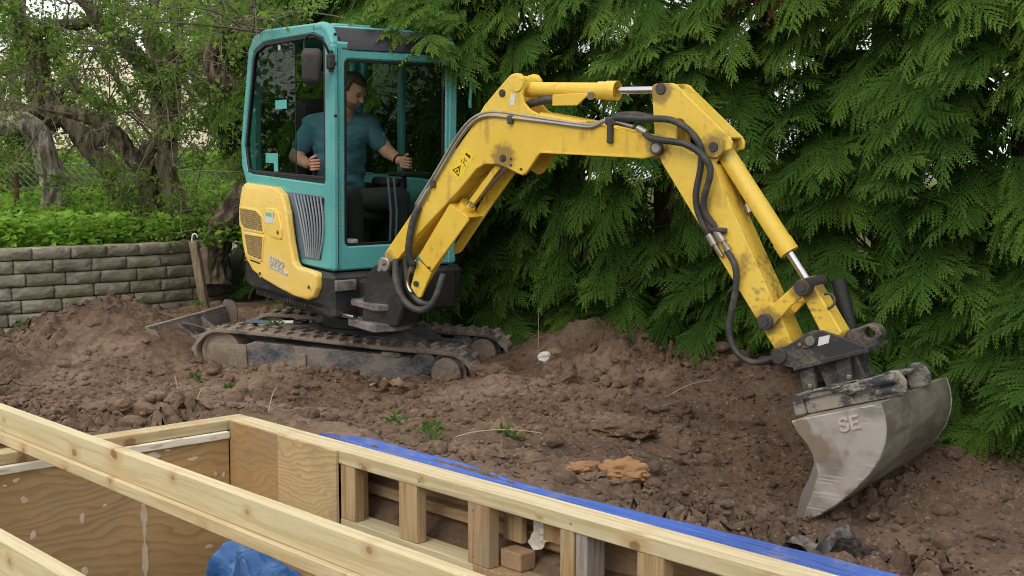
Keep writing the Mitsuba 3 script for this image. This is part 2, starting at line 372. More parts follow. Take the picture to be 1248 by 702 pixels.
def plywood(light, dark, along, fx, fz, rings, seed, patches=0.0):
    def fn(p, n, uv):
        A, Bc, C = pit_ac(p)
        s = A if along == 0 else Bc
        w = C * fz + 0.62 * fbm(s * fx + seed, C * fx * 2.2 + seed * 2, 0.0, 3) + 0.07 * fbm(s * fx * 5, C * fx * 16 + seed, 1.0, 2)
        r = w * rings; fr = r - dr.floor(r)
        late = smoothstep(0.35, 0.9, fr) * smoothstep(1.0, 0.93, fr)
        tone = fbm(s * 1.3 + seed, C * 2.5, 2.0, 3)
        c = mix(light, np.array(light) * 0.80, smoothstep(0.35, 0.7, tone))
        c = mix(c, (0.33, 0.265, 0.19), 0.55 * smoothstep(0.5, 0.72, fbm(s * 3.1 + seed, C * 3.7, 7.0, 4)))
        c = mix(c, dark, 0.55 * late * (0.45 + 0.55 * noise(s * 5, C * 9 + seed, 3.0)))
        return mix(c, np.array(dark) * 0.9, 0.22 * noise(s * 25, C * 260, 0.0))
    return fn
scene['m_ply_back'] = bumped(principled(proc(plywood((0.48, 0.32, 0.16), (0.25, 0.135, 0.06), 1, 1.5, 1.6, 17, 3.1)), 0.7, specular=0.25), wood_bump, 0.0006)
scene['m_ply_a'] = bumped(principled(proc(plywood((0.47, 0.31, 0.15), (0.29, 0.165, 0.07), 0, 3.2, 2.4, 11, 7.7)), 0.7, specular=0.25), wood_bump, 0.0006)
scene['m_ply_b'] = bumped(principled(proc(plywood((0.57, 0.43, 0.24), (0.31, 0.185, 0.08), 0, 2.9, 3.2, 14, 11.3)), 0.7, specular=0.25), wood_bump, 0.0006)
scene['m_ply_old'] = bumped(principled(proc(plywood((0.46, 0.33, 0.20), (0.25, 0.155, 0.09), 0, 1.4, 4.0, 9, 5.3)), 0.75, specular=0.2), wood_bump, 0.0008)
scene['m_filler'] = bumped(principled(proc(lambda p, n, uv: mix((0.64, 0.56, 0.45), (0.48, 0.38, 0.26), fbm(p.x * 40, p.y * 40, p.z * 40, 3))), 0.8, specular=0.2), soil_bump, 0.002)
scene['m_whitewood'] = bumped(principled(proc(lambda p, n, uv: mix((0.74, 0.70, 0.61), (0.50, 0.40, 0.27), smoothstep(0.52, 0.75, fbm(p.x * 13, p.y * 13, p.z * 60, 4)))), 0.8, specular=0.2), soil_bump, 0.002)
scene['m_tarp'] = {'type': 'twosided', 'b': {'type': 'principled', 'base_color': dusty((0.035, 0.105, 0.43), (0.17, 0.17, 0.24), 0.6, 14.0, 0.48, 0.72), 'roughness': 0.33, 'specular': 0.5}}
scene['m_bag'] = {'type': 'twosided', 'b': {'type': 'principled', 'base_color': {'type': 'rgb', 'value': [0.02, 0.11, 0.33]}, 'roughness': 0.22, 'specular': 0.6}}
scene['m_sheet'] = principled(dusty((0.03, 0.03, 0.032), (0.20, 0.17, 0.145), 0.8, 9.0, 0.45, 0.68), 0.45)
scene['m_rag'] = principled(dusty((0.34, 0.19, 0.09), (0.22, 0.13, 0.07), 0.7, 12.0, 0.45, 0.7), 0.75, specular=0.25)
scene['m_cardboard'] = principled(dusty((0.30, 0.20, 0.12), (0.16, 0.105, 0.07), 0.8, 10.0, 0.4, 0.65), 0.85, specular=0.2)
scene['m_foil'] = {'type': 'twosided', 'b': {'type': 'principled', 'base_color': {'type': 'rgb', 'value': [0.74, 0.73, 0.70]}, 'metallic': 0.1, 'roughness': 0.5}}
scene['m_brickwood'] = principled(dusty((0.36, 0.24, 0.155), (0.27, 0.17, 0.11), 0.8, 14.0), 0.8)

# masonry, bark, leaves
def block_fn(tone):
    def fn(p, n, uv):
        f = fbm(p.x * 9, p.y * 9, p.z * 9, 4); m = fbm(p.x * 2.2, p.y * 2.2, p.z * 2.2 + 4, 3)
        c = mix((0.20, 0.185, 0.15), (0.35, 0.325, 0.265), smoothstep(0.3, 0.7, f)) * mi.Float(tone)
        c = mix(c, (0.19, 0.195, 0.10), 0.5 * smoothstep(0.47, 0.68, m))
        return mix(c, (0.30, 0.30, 0.25), 0.4 * smoothstep(0.66, 0.8, noise(p.x * 50, p.y * 50, p.z * 50)))
    return fn
for i, tone in enumerate((0.85, 1.0, 1.15)):
    scene[f'm_block_{i}'] = bumped(principled(proc(block_fn(tone)), 0.92, specular=0.2), lambda p, n, uv: fbm(p.x * 40, p.y * 40, p.z * 40, 4), 0.02)
def bark_fn(dark, light, green):
    def fn(p, n, uv):
        f = fbm(p.x * 22, p.y * 22, p.z * 5, 4)
        c = mix(dark, light, smoothstep(0.32, 0.68, f))
        return mix(c, (0.085, 0.095, 0.035), green * smoothstep(0.42, 0.7, fbm(p.x * 3, p.y * 3, p.z * 3 + 8, 3)))
    return fn
def bark_bump(p, n, uv): return fbm(p.x * 34, p.y * 34, p.z * 9, 4)
scene['m_bark'] = bumped(principled(proc(bark_fn((0.065, 0.05, 0.037), (0.235, 0.19, 0.145), 0.5)), 0.95, specular=0.15), bark_bump, 0.04)
scene['m_bark_grey'] = bumped(principled(proc(bark_fn((0.14, 0.115, 0.095), (0.42, 0.38, 0.33), 0.10)), 0.95, specular=0.15), bark_bump, 0.03)
scene['m_bark_red'] = bumped(principled(proc(bark_fn((0.04, 0.026, 0.018), (0.12, 0.075, 0.05), 0.25)), 0.95, specular=0.15), bark_bump, 0.03)
scene['m_twig'] = principled((0.17, 0.145, 0.115), 0.9, specular=0.2)
scene['m_twig_pale'] = principled((0.42, 0.33, 0.23), 0.85, specular=0.2)
def leafmat(trans, rough=0.5, spec=None):
    return {'type': 'principledthin', 'base_color': {'type': 'mesh_attribute', 'name': 'vertex_color'}, 'roughness': rough, 'diff_trans': trans, 'spec_trans': 0.0, 'eta': 1.4}
scene['m_thuja'] = leafmat(0.5, 0.55)
scene['m_leaf'] = leafmat(1.0, 0.55)
scene['m_grass'] = principled(proc(lambda p, n, uv: mix((0.045, 0.075, 0.02), (0.10, 0.12, 0.035), fbm(p.x * 3, p.y * 3, p.z * 3, 4))), 0.95, specular=0.15)
scene['m_terrace'] = principled(proc(lambda p, n, uv: mix((0.05, 0.07, 0.02), (0.10, 0.075, 0.045), fbm(p.x * 4, p.y * 4, p.z * 4, 4))), 0.95, specular=0.15)
scene['m_hill'] = principled(proc(lambda p, n, uv: mix(mix((0.56, 0.45, 0.385), (0.38, 0.37, 0.26), smoothstep(0.4, 0.65, fbm(p.x * 0.12, p.y * 0.12, p.z * 0.5, 4))), (0.45, 0.38, 0.33), 0.6 * smoothstep(0.55, 0.8, noise(p.x * 0.9, p.y * 0.9, p.z * 2)))), 0.95, specular=0.15)
scene['m_wire'] = {'type': 'twosided', 'b': {'type': 'principled', 'base_color': {'type': 'rgb', 'value': [0.32, 0.34, 0.33]}, 'metallic': 0.4, 'roughness': 0.5}}
scene['m_rust'] = principled(dusty((0.11, 0.06, 0.035), (0.06, 0.035, 0.025), 0.8, 20.0), 0.9)
scene['m_postwood'] = bumped(principled(proc(upright((0.27, 0.215, 0.145), (0.15, 0.115, 0.075), 3.0)), 0.9, specular=0.15), wood_bump, 0.004)

# person
scene['m_skin'] = principled(proc(lambda p, n, uv: mix((0.52, 0.30, 0.215), (0.46, 0.235, 0.165), fbm(p.x * 14, p.y * 14, p.z * 14, 3))), 0.5, specular=0.4)
scene['m_shirt'] = principled(proc(lambda p, n, uv: mix((0.045, 0.135, 0.180), (0.070, 0.175, 0.22), fbm(p.x * 8, p.y * 8, p.z * 8, 3))), 0.9, specular=0.2, sheen=0.3)
scene['m_trouser'] = principled((0.030, 0.032, 0.036), 0.9, specular=0.2)
scene['m_hair'] = principled(proc(lambda p, n, uv: mix((0.04, 0.03, 0.022), (0.10, 0.075, 0.055), noise(p.x * 160, p.y * 160, p.z * 60))), 0.7)
scene['m_seat'] = principled((0.022, 0.022, 0.024), 0.8, specular=0.3)
scene['m_stubble'] = principled(proc(lambda p, n, uv: mix((0.30, 0.19, 0.145), (0.14, 0.095, 0.075), noise(p.x * 220, p.y * 220, p.z * 140))), 0.7)
scene['m_eye'] = principled((0.05, 0.035, 0.03), 0.25)

# ================================================================== GROUND
# control heights of the dug soil, metres
SOIL = np.array([
    (-2.96, 9.0, .52), (-3.25, 9.2, .37), (-3.65, 9.2, .22), (-2.55, 8.9, .43), (-4.11, 9.75, .13), (-5.2, 9.0, .13), (-3.39, 10.35, .26), (-2.75, 10.8, .30), (-2.3, 10.2, .28), (-2.3, 9.3, .22),
    (-3.9, 8.6, .22), (-3.4, 8.2, .25), (-2.7, 8.25, .31), (-2.2, 8.05, .155), (-1.75, 8.05, .165), (-1.2, 7.75, .175), (-.7, 7.55, .15), (-.2, 7.6, .18), (-.12, 7.3, .24), (-.4, 7.0, .17), (.1, 8.0, .20),
    (-1.1, 8.6, .02), (-.6, 8.9, .05), (-1.7, 8.9, .03), (-.2, 8.6, .16), (.1, 8.9, .25),
    (.55, 8.35, .46), (.85, 8.1, .48), (.35, 8.0, .28), (.2, 7.5, .18), (1.15, 7.7, .29), (1.48, 7.25, .27), (1.63, 6.75, .17), (1.7, 6.5, .10),
    (1.3, 6.9, .12), (.9, 7.2, .17), (.75, 6.3, .12), (1.35, 6.1, -.06), (.06, 6.0, .21), (.5, 5.7, .14), (1.2, 5.5, -.10), (1.36, 5.25, -.135), (1.6, 5.2, -.12), (2.0, 5.8, -.02), (2.25, 6.2, .02), (2.5, 5.9, -.06), (2.3, 5.3, -.05), (1.96, 4.6, -.08), (1.6, 4.6, -.10), (2.8, 5.0, -.10), (2.6, 4.2, -.1),
    (1.05, 4.9, -.05), (.9, 4.4, .10), (1.21, 3.95, .14), (1.6, 3.7, .1), (.55, 4.85, .15), (.2, 5.2, .2), (-.4, 5.55, .24), (-1.25, 5.85, .29), (-1.35, 6.4, .24), (-.3, 6.4, .19), (-1.0, 7.0, .12), (-2.0, 7.2, .17),
    (-2.0, 5.75, .27), (-2.0, 6.3, .27), (-2.6, 6.5, .22), (-3.0, 7.2, .12), (-2.6, 7.5, .19), (-3.6, 7.4, .2), (-2.7, 4.9, .22), (-3.4, 4.4, .2), (-4.5, 7.0, .2), (-3.6, 5.8, .16), (-1.35, 5.75, .29), (.6, 4.1, .23), (1.3, 3.2, .2), (0.05, 4.72, .27), (-.7, 5.45, .28), (3.4, 5.2, 0.0), (3.2, 6.5, .05), (2.2, 7.2, .12), (1.2, 8.4, .2), (.3, 9.4, .2), (-1.5, 10.5, .2), (-.6, 10.2, .2)])
_rbf = RBFInterpolator(SOIL[:, :2], SOIL[:, 2], smoothing=0.003, kernel='thin_plate_spline')

from scipy.spatial import cKDTree
_lg = np.random.default_rng(17)
LUMPS = []
for n_, r_, h_ in ((600, .14, .10), (3600, .065, .050), (12000, .030, .020)):
    c_ = np.stack([_lg.uniform(-5.6, 4.2, n_), _lg.uniform(2.9, 11.6, n_)], 1)
    LUMPS.append((cKDTree(c_), r_ * _lg.uniform(.5, 1.25, n_), h_ * _lg.uniform(.25, 1.25, n_), r_))
def lumps(q, warp):
    z = 0
    for i_, (t_, r_, h_, r0) in enumerate(LUMPS):
        d_, k_ = t_.query(q + warp[:, :2] * r0 * 2.0)
        z = z + h_[k_] * np.sqrt(np.clip(1 - (d_ / r_[k_]) ** 2, 0, 1))
    return z
def soil_z(x, y, detail=True):
    sh = np.shape(x); q = np.stack([np.ravel(x), np.ravel(y)], 1)
    z = _rbf(q)
    if detail:
        p3 = np.c_[q, 0 * z]
        warp = np.c_[meshkit.fbm(p3 * 3.1, 3, 21), meshkit.fbm(p3 * 3.1 + 40, 3, 22), 0 * z] - 0.5
        pw = p3 + warp * 0.22
        n1 = meshkit.fbm(pw * 2.6, 3, 1) - 0.5
        n2 = meshkit.fbm(pw * 8.0, 4, 2)
        rid = 1 - np.abs(2 * meshkit.fbm(pw * 6.0, 3, 6) - 1)                 # crusty lumps and cracks
        rough = np.clip((meshkit.fbm(p3 * 1.1, 2, 9) - 0.30) * 2.4, 0.25, 1)
        pa, pb = q[:, 0] + 1.260, q[:, 1] - 5.5
        ea, eb = pa * .6791 - pb * .7340, pa * .7340 + pb * .6791
        z = z + 0.025 * np.exp(-((eb - .26) / .07) ** 2) * (ea > -.3) + 0.03 * np.exp(-((ea + .2) / .12) ** 2) * (eb < .2)
        wl = np.stack([meshkit.fbm(p3 * 17, 2, 51), meshkit.fbm(p3 * 17 + 7, 2, 52)], 1) - .5
        crumb = np.clip((meshkit.fbm(p3 * 0.9 + 3, 2, 19) - 0.30) * 3.0, 0.30, 1)
        z = z + crumb * lumps(q, wl * 1.6) - 0.02
        n3 = meshkit.noise(pw * 30, 4); n4 = meshkit.noise(p3 * 60, 5)
        z = z + 0.11 * n1 + rough * (0.12 * (n2 - 0.5) - 0.07 * np.clip(rid - 0.86, 0, 1) * 5 * 0.25) + 0.020 * (n3 - 0.5) * rough + 0.011 * (n4 - 0.5)
        cap = 0.322 + 1.2 * np.clip(eb - .235, 0, 9)
        z = np.where((ea > .5) & (eb < .4), np.minimum(z, cap + .25 * np.clip(z - cap, 0, .05)), z)
        edge = np.where(ea < .62, 0.115, 0.170) + .014 * np.sin(ea * 7) + .02 * (meshkit.fbm(p3 * 9, 2, 61) - .5)
        k = np.clip((edge - eb) / .03, 0, 1) * (ea > -.02)
        z = z * (1 - k) + np.minimum(z, .332 - .05) * k
    return z.reshape(sh)

def grid_mesh(xs, ys, zfn, keep):
    X, Y = np.meshgrid(xs, ys, indexing='ij'); Z = zfn(X, Y)
    nx, ny = X.shape
    v = np.stack([X, Y, Z], -1).reshape(-1, 3)
    i, j = np.meshgrid(np.arange(nx - 1), np.arange(ny - 1), indexing='ij')
    q = np.stack([i * ny + j, (i + 1) * ny + j, (i + 1) * ny + j + 1, i * ny + j + 1], -1).reshape(-1, 4)
    q = q[keep(v[q].mean(1))]
    used, inv = np.unique(q, return_inverse=True)
    q = inv.reshape(-1, 4)
    return v[used], np.vstack([q[:, [0, 1, 2]], q[:, [0, 2, 3]]])

def pit_coords(x, y):
    dx, dy = x + 1.260, y - 5.5
    return dx * 0.6791 - dy * 0.7340, dx * 0.7340 + dy * 0.6791          # along the long wall, outward
def in_pit(x, y, m=0.0):
    a, b = pit_coords(x, y)
    return (a > -m) & (b < m)

WALL_FRONT = spline([(-7.4, 8.6), (-5.6, 9.05), (-4.11, 9.88), (-3.39, 10.5), (-2.95, 11.05), (-2.74, 11.6), (-2.85, 12.2)], 200)
_wall_poly = sg.Polygon(list(map(tuple, WALL_FRONT)) + [(-3.2, 12.6), (-8, 12.6), (-8, 8.6)])
shapely.prepare(_wall_poly)
def behind_wall(x, y): return shapely.contains_xy(_wall_poly, x, y)

def soil_keep(c):
    x, y = c[:, 0], c[:, 1]
    return ~in_pit(x, y, 0.096) & (np.abs(x) < 0.5 * y + 1.1) & ~behind_wall(x, y - 0.12)
sv, sf = grid_mesh(np.arange(-5.6, 4.2, 0.0192), np.arange(2.9, 11.6, 0.0192), soil_z, soil_keep)
obj('soil', (sv, sf), 'm_soil', smooth=True)
tag('soil', 'brown dug soil heaped between timber frame and hedge', kind='structure')

def ground_z(x, y):
    far = np.hypot(x, y)
    z = -0.05 + 0.010 * (meshkit.fbm(np.stack([x, y, 0 * x], -1) * 0.3, 2, 3) - 0.5) * np.minimum(far, 60)
    hole = (np.abs(x) < 6.5) & (y > -4) & (y < 11.5)
    return np.where(hole, -2.6, z)
gv, gf = grid_mesh(np.r_[np.linspace(-400, -30, 20), np.arange(-28, 30, 1.0), np.linspace(32, 400, 20)], np.r_[np.linspace(-60, -8, 12), np.arange(-6, 40, 1.0), np.linspace(42, 700, 30)], ground_z, lambda c: c[:, 0] < 1e9)
obj('ground', (gv, gf), 'm_grass', smooth=True)
tag('ground', 'grassy ground round the garden', kind='structure')

def terrace_z(x, y):
    # level behind the block wall, falling to the right of it, rising slowly further back
    base = 0.80 + 0.12 * np.clip(y - 11.0, 0, 9)
    right = np.clip((x + 2.55) / 0.8, 0, 1); right = right * right * (3 - 2 * right)
    low = 0.28 + 0.10 * np.clip(y - 11.0, 0, 8)
    back = np.clip((y - 11.2) / 2.5, 0, 1)
    z = base * (1 - right) + low * right
    return z + 0.10 * (meshkit.fbm(np.stack([x, y, 0 * x], -1) * 1.3, 3, 8) - 0.5)
tv, tf = grid_mesh(np.arange(-16, 9, 0.1), np.arange(8.4, 26, 0.1), terrace_z,
                   lambda c: ((c[:, 0] < -2.0) & (behind_wall(c[:, 0], c[:, 1] - 0.10) | (c[:, 0] < -8))) | (c[:, 1] > 11.4))
obj('terrace', (tv, tf), 'm_terrace', smooth=True)
tag('terrace', 'raised weedy garden ground behind the block wall', kind='structure')

def hill_z(x, y):
    d = np.clip((y - 26) / 34, 0, 1)
    side = np.clip((-x - 0.09 * y) / 8, 0, 1)
    return 1.2 + 6.5 * d * side + 1.2 * (meshkit.fbm(np.stack([x, y, 0 * x], -1) * 0.09, 4, 4) - 0.5) - 2.5 * (1 - side) * 1.0
hv, hf = grid_mesh(np.arange(-70, 20, 1.0), np.arange(25, 75, 1.0), hill_z, lambda c: c[:, 0] < 1e9)
obj('hill', (hv, hf), 'm_hill', smooth=True)
tag('hill', 'bare pale slope far behind the trees', kind='structure')

# crumbs and clods of soil lying on the surface
def scatter_soil(n, x0, x1, y0, y1):
    x = rng.uniform(x0, x1, n * 3); y = y0 + (y1 - y0) * rng.random(n * 3) ** 1.3
    d = meshkit.fbm(np.c_[x, y, 0 * x] * 1.2, 3, 14)
    ok = ~in_pit(x, y, 0.34) & (np.abs(x) < 0.45 * y + 0.4) & (rng.random(n * 3) < np.clip((d - 0.32) * 3.2, 0.05, 1)) & ~behind_wall(x, y - 0.2)
    return x[ok][:n], y[ok][:n]
def clods(n, rmin, rmax, ext, power, protos):
    x, y = scatter_soil(n, *ext)
    r = rmin * (rng.random(len(x)) ** -(1 / power)); r = np.minimum(r, rmax)
    z = soil_z(x, y)
    V, Fc, k = [], [], 0
    for i in range(len(x)):
        v, f = protos[i % len(protos)]
        a = rng.uniform(0, 6.28); c, s = math.cos(a), math.sin(a)
        sc = r[i] * rng.uniform(0.75, 1.25, 3)
        w = v * sc; w = np.stack([w[:, 0] * c - w[:, 1] * s, w[:, 0] * s + w[:, 1] * c, w[:, 2]], 1)
        V.append(w + [x[i], y[i], z[i] + 0.05 * r[i]]); Fc.append(f + k); k += len(v)
    return np.vstack(V), np.vstack(Fc)
_c1 = clods(15000, 0.006, 0.024, (-4.6, 3.2, 3.2, 9.6), 2.2, [pebble(i, 1.0, 0, 0.5, (1.1, 1, 0.8)) for i in range(12)])
_c2 = trimesh.graph.smooth_shade(trimesh.Trimesh(*clods(1000, 0.017, 0.055, (-4.2, 2.9, 3.6, 9.2), 2.4, [pebble(i, 1.0, 2, 0.27, (1.1, 1, 0.75)) for i in range(14)]), process=False), angle=0.6, facet_minarea=None)
_v1, _f1 = _c1
_sep = _v1[_f1].reshape(-1, 3)                                   # the smallest crumbs keep hard facets
obj('soil_clods', cat([(_sep, np.arange(len(_sep)).reshape(-1, 3)), _c2]), 'm_soil', smooth=True)
tag('soil_clods', 'crumbs and clods of dry soil', kind='stuff')

# ================================================================== TIMBER FRAME AND PIT
P_ = lambda t: PIT(t)
FLOOR = -1.75
obj('pit_floor', box((-1.6, -5.2, FLOOR - 0.1), (6.0, 0.3, FLOOR)), 'm_terrace', frame=PIT); tag('pit_floor', 'floor of the dug pit', kind='structure')
wf = thing('timber_frame', 'timber framed pit wall with plywood lining and open stud bays beside the blue sheeting', 'timber frame')
# long wall
obj('top_plate', box((-0.004, -0.012, -0.058), (4.6, 0.092, 0.0), 0.004), 'm_plate', wf, PIT)
obj('plywood_panel', box((0.004, -0.026, -0.335), (0.404, -0.0125, -0.004), 0.0015), 'm_ply_a', wf, PIT)
obj('plywood_panel', box((0.4065, -0.0275, -0.335), (0.842, -0.0125, -0.004), 0.0015), 'm_ply_b', wf, PIT)
obj('bottom_rail', box((0.845, -0.010, -0.325), (1.66, 0.092, -0.281), 0.003), 'm_plate', wf, PIT)
obj('bottom_rail', box((1.6625, -0.010, -0.325), (4.6, 0.092, -0.281), 0.003), 'm_stud_warm', wf, PIT)
for a, w_, m in ((0.846, 0.095, 'm_stud'), (1.228, 0.110, 'm_stud'), (1.630, 0.115, 'm_stud_warm'), (2.095, 0.062, 'm_stud'), (2.162, 0.05, 'm_stud_grey'), (2.43, 0.11, 'm_stud'), (2.83, 0.11, 'm_stud'), (3.3, 0.11, 'm_stud'), (3.7, 0.11, 'm_stud')):
    d0, d1 = (-0.008, 0.040) if m != 'm_stud_grey' else (-0.002, 0.085)
    obj('stud', box((a, d0, -0.2805), (a + w_, d1, -0.0585), 0.003), m, wf, PIT)
obj('stud', box((0.86, 0.042, -0.2805), (0.905, 0.088, -0.0585), 0.003), 'm_stud', wf, PIT)
obj('outer_board', box((-0.2, 0.205, -0.9), (1.02, 0.222, -0.075)), 'm_ply_old', wf, PIT)
obj('outer_board', box((1.024, 0.202, -0.9), (2.0, 0.220, -0.062)), 'm_ply_old', wf, PIT)
obj('outer_board', box((2.004, 0.205, -0.9), (4.6, 0.222, -0.07)), 'm_ply_old', wf, PIT)
obj('outer_batten', box((-0.2, 0.150, -0.21), (2.0, 0.2, -0.165), 0.003), 'm_ply_old', wf, PIT)
obj('lower_board', box((0.846, -0.004, -1.4), (4.6, 0.012, -0.326)), 'm_ply_old', wf, PIT)
obj('lower_board', box((0.0, -0.022, -1.7), (0.842, -0.006, -0.337)), 'm_ply_a', wf, PIT)
obj('grey_sheet', box((0.01, -0.040, -0.36), (4.6, -0.0285, -0.338), 0.002), 'm_stud_grey', wf, PIT)
tag(f'{wf}__grey_sheet', 'thin grey strip below the plywood lining')
# back wall (runs to the left, into the pit)
obj('back_plate', box((-0.105, -3.6, -0.047), (-0.006, 0.0915, -0.0015), 0.004), 'm_plate_back', wf, PIT)
obj('white_strip', box((-0.040, -3.6, -0.082), (0.016, -0.0295, -0.050), 0.003), 'm_whitewood', wf, PIT)
tag(f'{wf}__white_strip', 'white painted strip under the back plate')
obj('back_panel', box((-0.016, -0.444, -1.74), (0.002, -0.0295, -0.0835), 0.001), 'm_ply_back', wf, PIT)
obj('back_panel', box((-0.016, -1.68, -1.74), (0.0025, -0.450, -0.0835), 0.001), 'm_ply_back', wf, PIT)
obj('back_panel', box((-0.016, -2.92, -1.74), (0.002, -1.684, -0.0835), 0.001), 'm_ply_back', wf, PIT)
def patch(b, c, rb, rc, seed):
    a = np.linspace(0, 2 * np.pi, 22, endpoint=False)
    k = .85 + 0.16 * np.sin(2 * a + seed) + 0.10 * np.sin(3 * a + seed * 2.3) + 0.05 * np.sin(7 * a + seed)
    pts = np.stack([b + rb * k * np.cos(a), c + rc * k * np.sin(a)], 1)
    return prism(pts, 0.0015, 0.0055, 0.0015, axis=0)
seam = np.array([(-0.447 + 0.010 * s_ * (1 + 0.5 * math.sin(z_ * 31) + 0.35 * math.sin(z_ * 83)), z_) for s_, zs in ((1, np.linspace(-1.7, -0.10, 60)), (-1, np.linspace(-0.10, -1.7, 60))) for z_ in zs])
obj('seam_filler', prism(seam, 0.0022, 0.0058, 0.001, axis=0), 'm_filler', wf, PIT)
for i, (b, c, rb, rc) in enumerate([(-0.985, -.115, .016, .010), (-1.03, -.13, .008, .008), (-.955, -.20, .018, .016), (-.72, -.32, .014, .022), (-.925, -.35, .013, .022), (-.87, -.475, .013, .022), (-.715, -.545, .018, .018), (-.62, -.285, .012, .006), (-.21, -.15, .026, .012), (-.395, -.105, .034, .018), (-.10, -.235, .010, .012), (-.06, -.245, .009, .014), (-.14, -.56, .02, .012), (-.14, -.47, .018, .011), (-1.15, -.45, .016, .02), (-.5, -.75, .02, .02), (-.33, -.092, .014, .008)]):
    obj('filler_patch', patch(b, c, rb, rc, i * 1.7), 'm_filler', wf, PIT)
for i, (a, c, ra, rc) in enumerate([(0.975, -.135, .016, .05), (1.40, -.11, .02, .05), (1.50, -.20, .05, .03), (1.46, -.185, .02, .03)]):
    q = patch(a, c, ra, rc, i + 0.4)
    obj('filler_patch', xf(q, lambda v: np.stack([v[:, 1], 0.2035 - v[:, 0], v[:, 2]], 1)), 'm_filler', wf, PIT)
for a, c in ((1.36, -.035), (1.66, -.083), (0.95, -.25), (1.66, -.25), (2.15, -.03), (1.0, -.03)):   # screw heads
    obj('screw_head', ring_lathe((a, -0.0085 if c < -.06 else -0.0125, c), (a, -0.014 if c > -.06 else -0.0105, c), [(0, .006), (-0.0005, .005), (-1e-9, .001)], 10), 'm_steel', wf, PIT)
# soil fallen into the cavity
cs = np.arange(0.0, 4.6, 0.03); cb = np.arange(0.088, 0.2205, 0.012)
CA, CB = np.meshgrid(cs, cb, indexing='ij')
cz = -0.315 + 0.75 * (CB - 0.09) + 0.05 * (meshkit.fbm(np.stack([CA, CB, 0 * CA], -1) * 9, 3, 3) - 0.5)
nx, ny = CA.shape; i, j = np.meshgrid(np.arange(nx - 1), np.arange(ny - 1), indexing='ij')
q = np.stack([i * ny + j, (i + 1) * ny + j, (i + 1) * ny + j + 1, i * ny + j + 1], -1).reshape(-1, 4)
k = obj('cavity_soil', (np.stack([CA, CB, cz], -1).reshape(-1, 3), q), 'm_soil', wf, PIT, smooth=True); tag(k, 'loose soil in the wall cavity')
k = obj('wood_block', box((1.745, 0.045, -0.279), (1.85, 0.12, -0.215), 0.004), 'm_brickwood', wf, PIT); tag(k, 'reddish offcut in the open bay')
k = obj('short_board', box((1.70, 0.10, -0.20), (1.80, 0.125, -0.060), 0.003), 'm_stud', wf, PIT)
k = obj('short_board', box((1.945, 0.06, -0.145), (2.096, 0.10, -0.060), 0.003), 'm_stud_warm', wf, PIT)
k = obj('short_board', box((1.99, 0.10, -0.28), (2.05, 0.14, -0.17), 0.003), 'm_stud', wf, PIT)
fp = np.array([(1.90, -0.195), (1.93, -0.15), (1.945, -0.062), (2.036, -0.062), (2.036, -0.165), (2.0, -0.17), (1.97, -0.205), (1.93, -0.215)]) - [.095, 0]
fm = refine(prism(fp, 0.118, 0.121), 0.012)
fm = (fm[0] + np.c_[0 * fm[0][:, 0], 0.028 * (meshkit.fbm(fm[0] * 42, 3, 5) - 0.5), 0 * fm[0][:, 0]], fm[1])
k = obj('foil_scrap', fm, 'm_foil', wf, PIT); tag(k, 'crinkled silver foil in the open bay')

# loose planks laid over the frame
b1 = thing('timber_beam', 'long yellowish plank on edge with knots crossing the pit, upper of the two stacked planks', 'plank')
obj('plank', box((-1.4, -0.957, 0.0465), (4.2, -0.911, 0.145), 0.004), 'm_beam', b1, PIT)
b2 = thing('timber_beam', 'flat plank lying directly under the long knotty plank across the pit', 'plank')
obj('plank', box((-1.4, -0.972, 0.0005), (4.2, -0.885, 0.0455), 0.004), 'm_beam_low', b2, PIT)
b3 = thing('timber_beam', 'short visible plank end at the bottom left corner, nearest the camera', 'plank')
obj('plank', box((-1.4, -1.655, 0.0005), (4.2, -1.610, 0.145), 0.004), 'm_beam', b3, PIT)

# blue sheeting tucked behind the long wall
aa = np.arange(0.52, 4.3, 0.012); tt = np.linspace(0, 1, 14)
AA, TT = np.meshgrid(aa, tt, indexing='ij')
wob = meshkit.fbm(np.stack([AA * 2.2, 0 * AA, 0 * AA], -1), 3, 31) - 0.5
wid = (0.075 + 0.012 * np.sin(AA * 2.1) + 0.03 * wob) * np.clip((AA - 0.50) / 0.25, 0.06, 1)
fold = meshkit.fbm(np.stack([AA * 3.0, TT * 4.5, 0 * AA], -1), 3, 33) - 0.5
BB = 0.098 + 0.02 * np.clip(0.8 - AA, 0, 1) + wid * 1.35 * TT + 0.012 * wob
ZZ = -0.036 + 0.020 * TT + 0.034 * fold * np.sin(TT * math.pi) - 0.05 * np.clip((0.1 - TT) * 10, 0, 1) + 0.016 * np.abs(np.sin((TT - 0.55) * 9 + AA * 1.3))
nx, ny = AA.shape; i, j = np.meshgrid(np.arange(nx - 1), np.arange(ny - 1), indexing='ij')
q = np.stack([i * ny + j, (i + 1) * ny + j, (i + 1) * ny + j + 1, i * ny + j + 1], -1).reshape(-1, 4)
tk = obj('blue_sheeting', (np.stack([AA, BB, ZZ], -1).reshape(-1, 3), q), 'm_tarp', frame=PIT, smooth=True)
tag(tk, 'bright blue plastic sheeting tucked along the outside of the timber wall', 'plastic sheet')

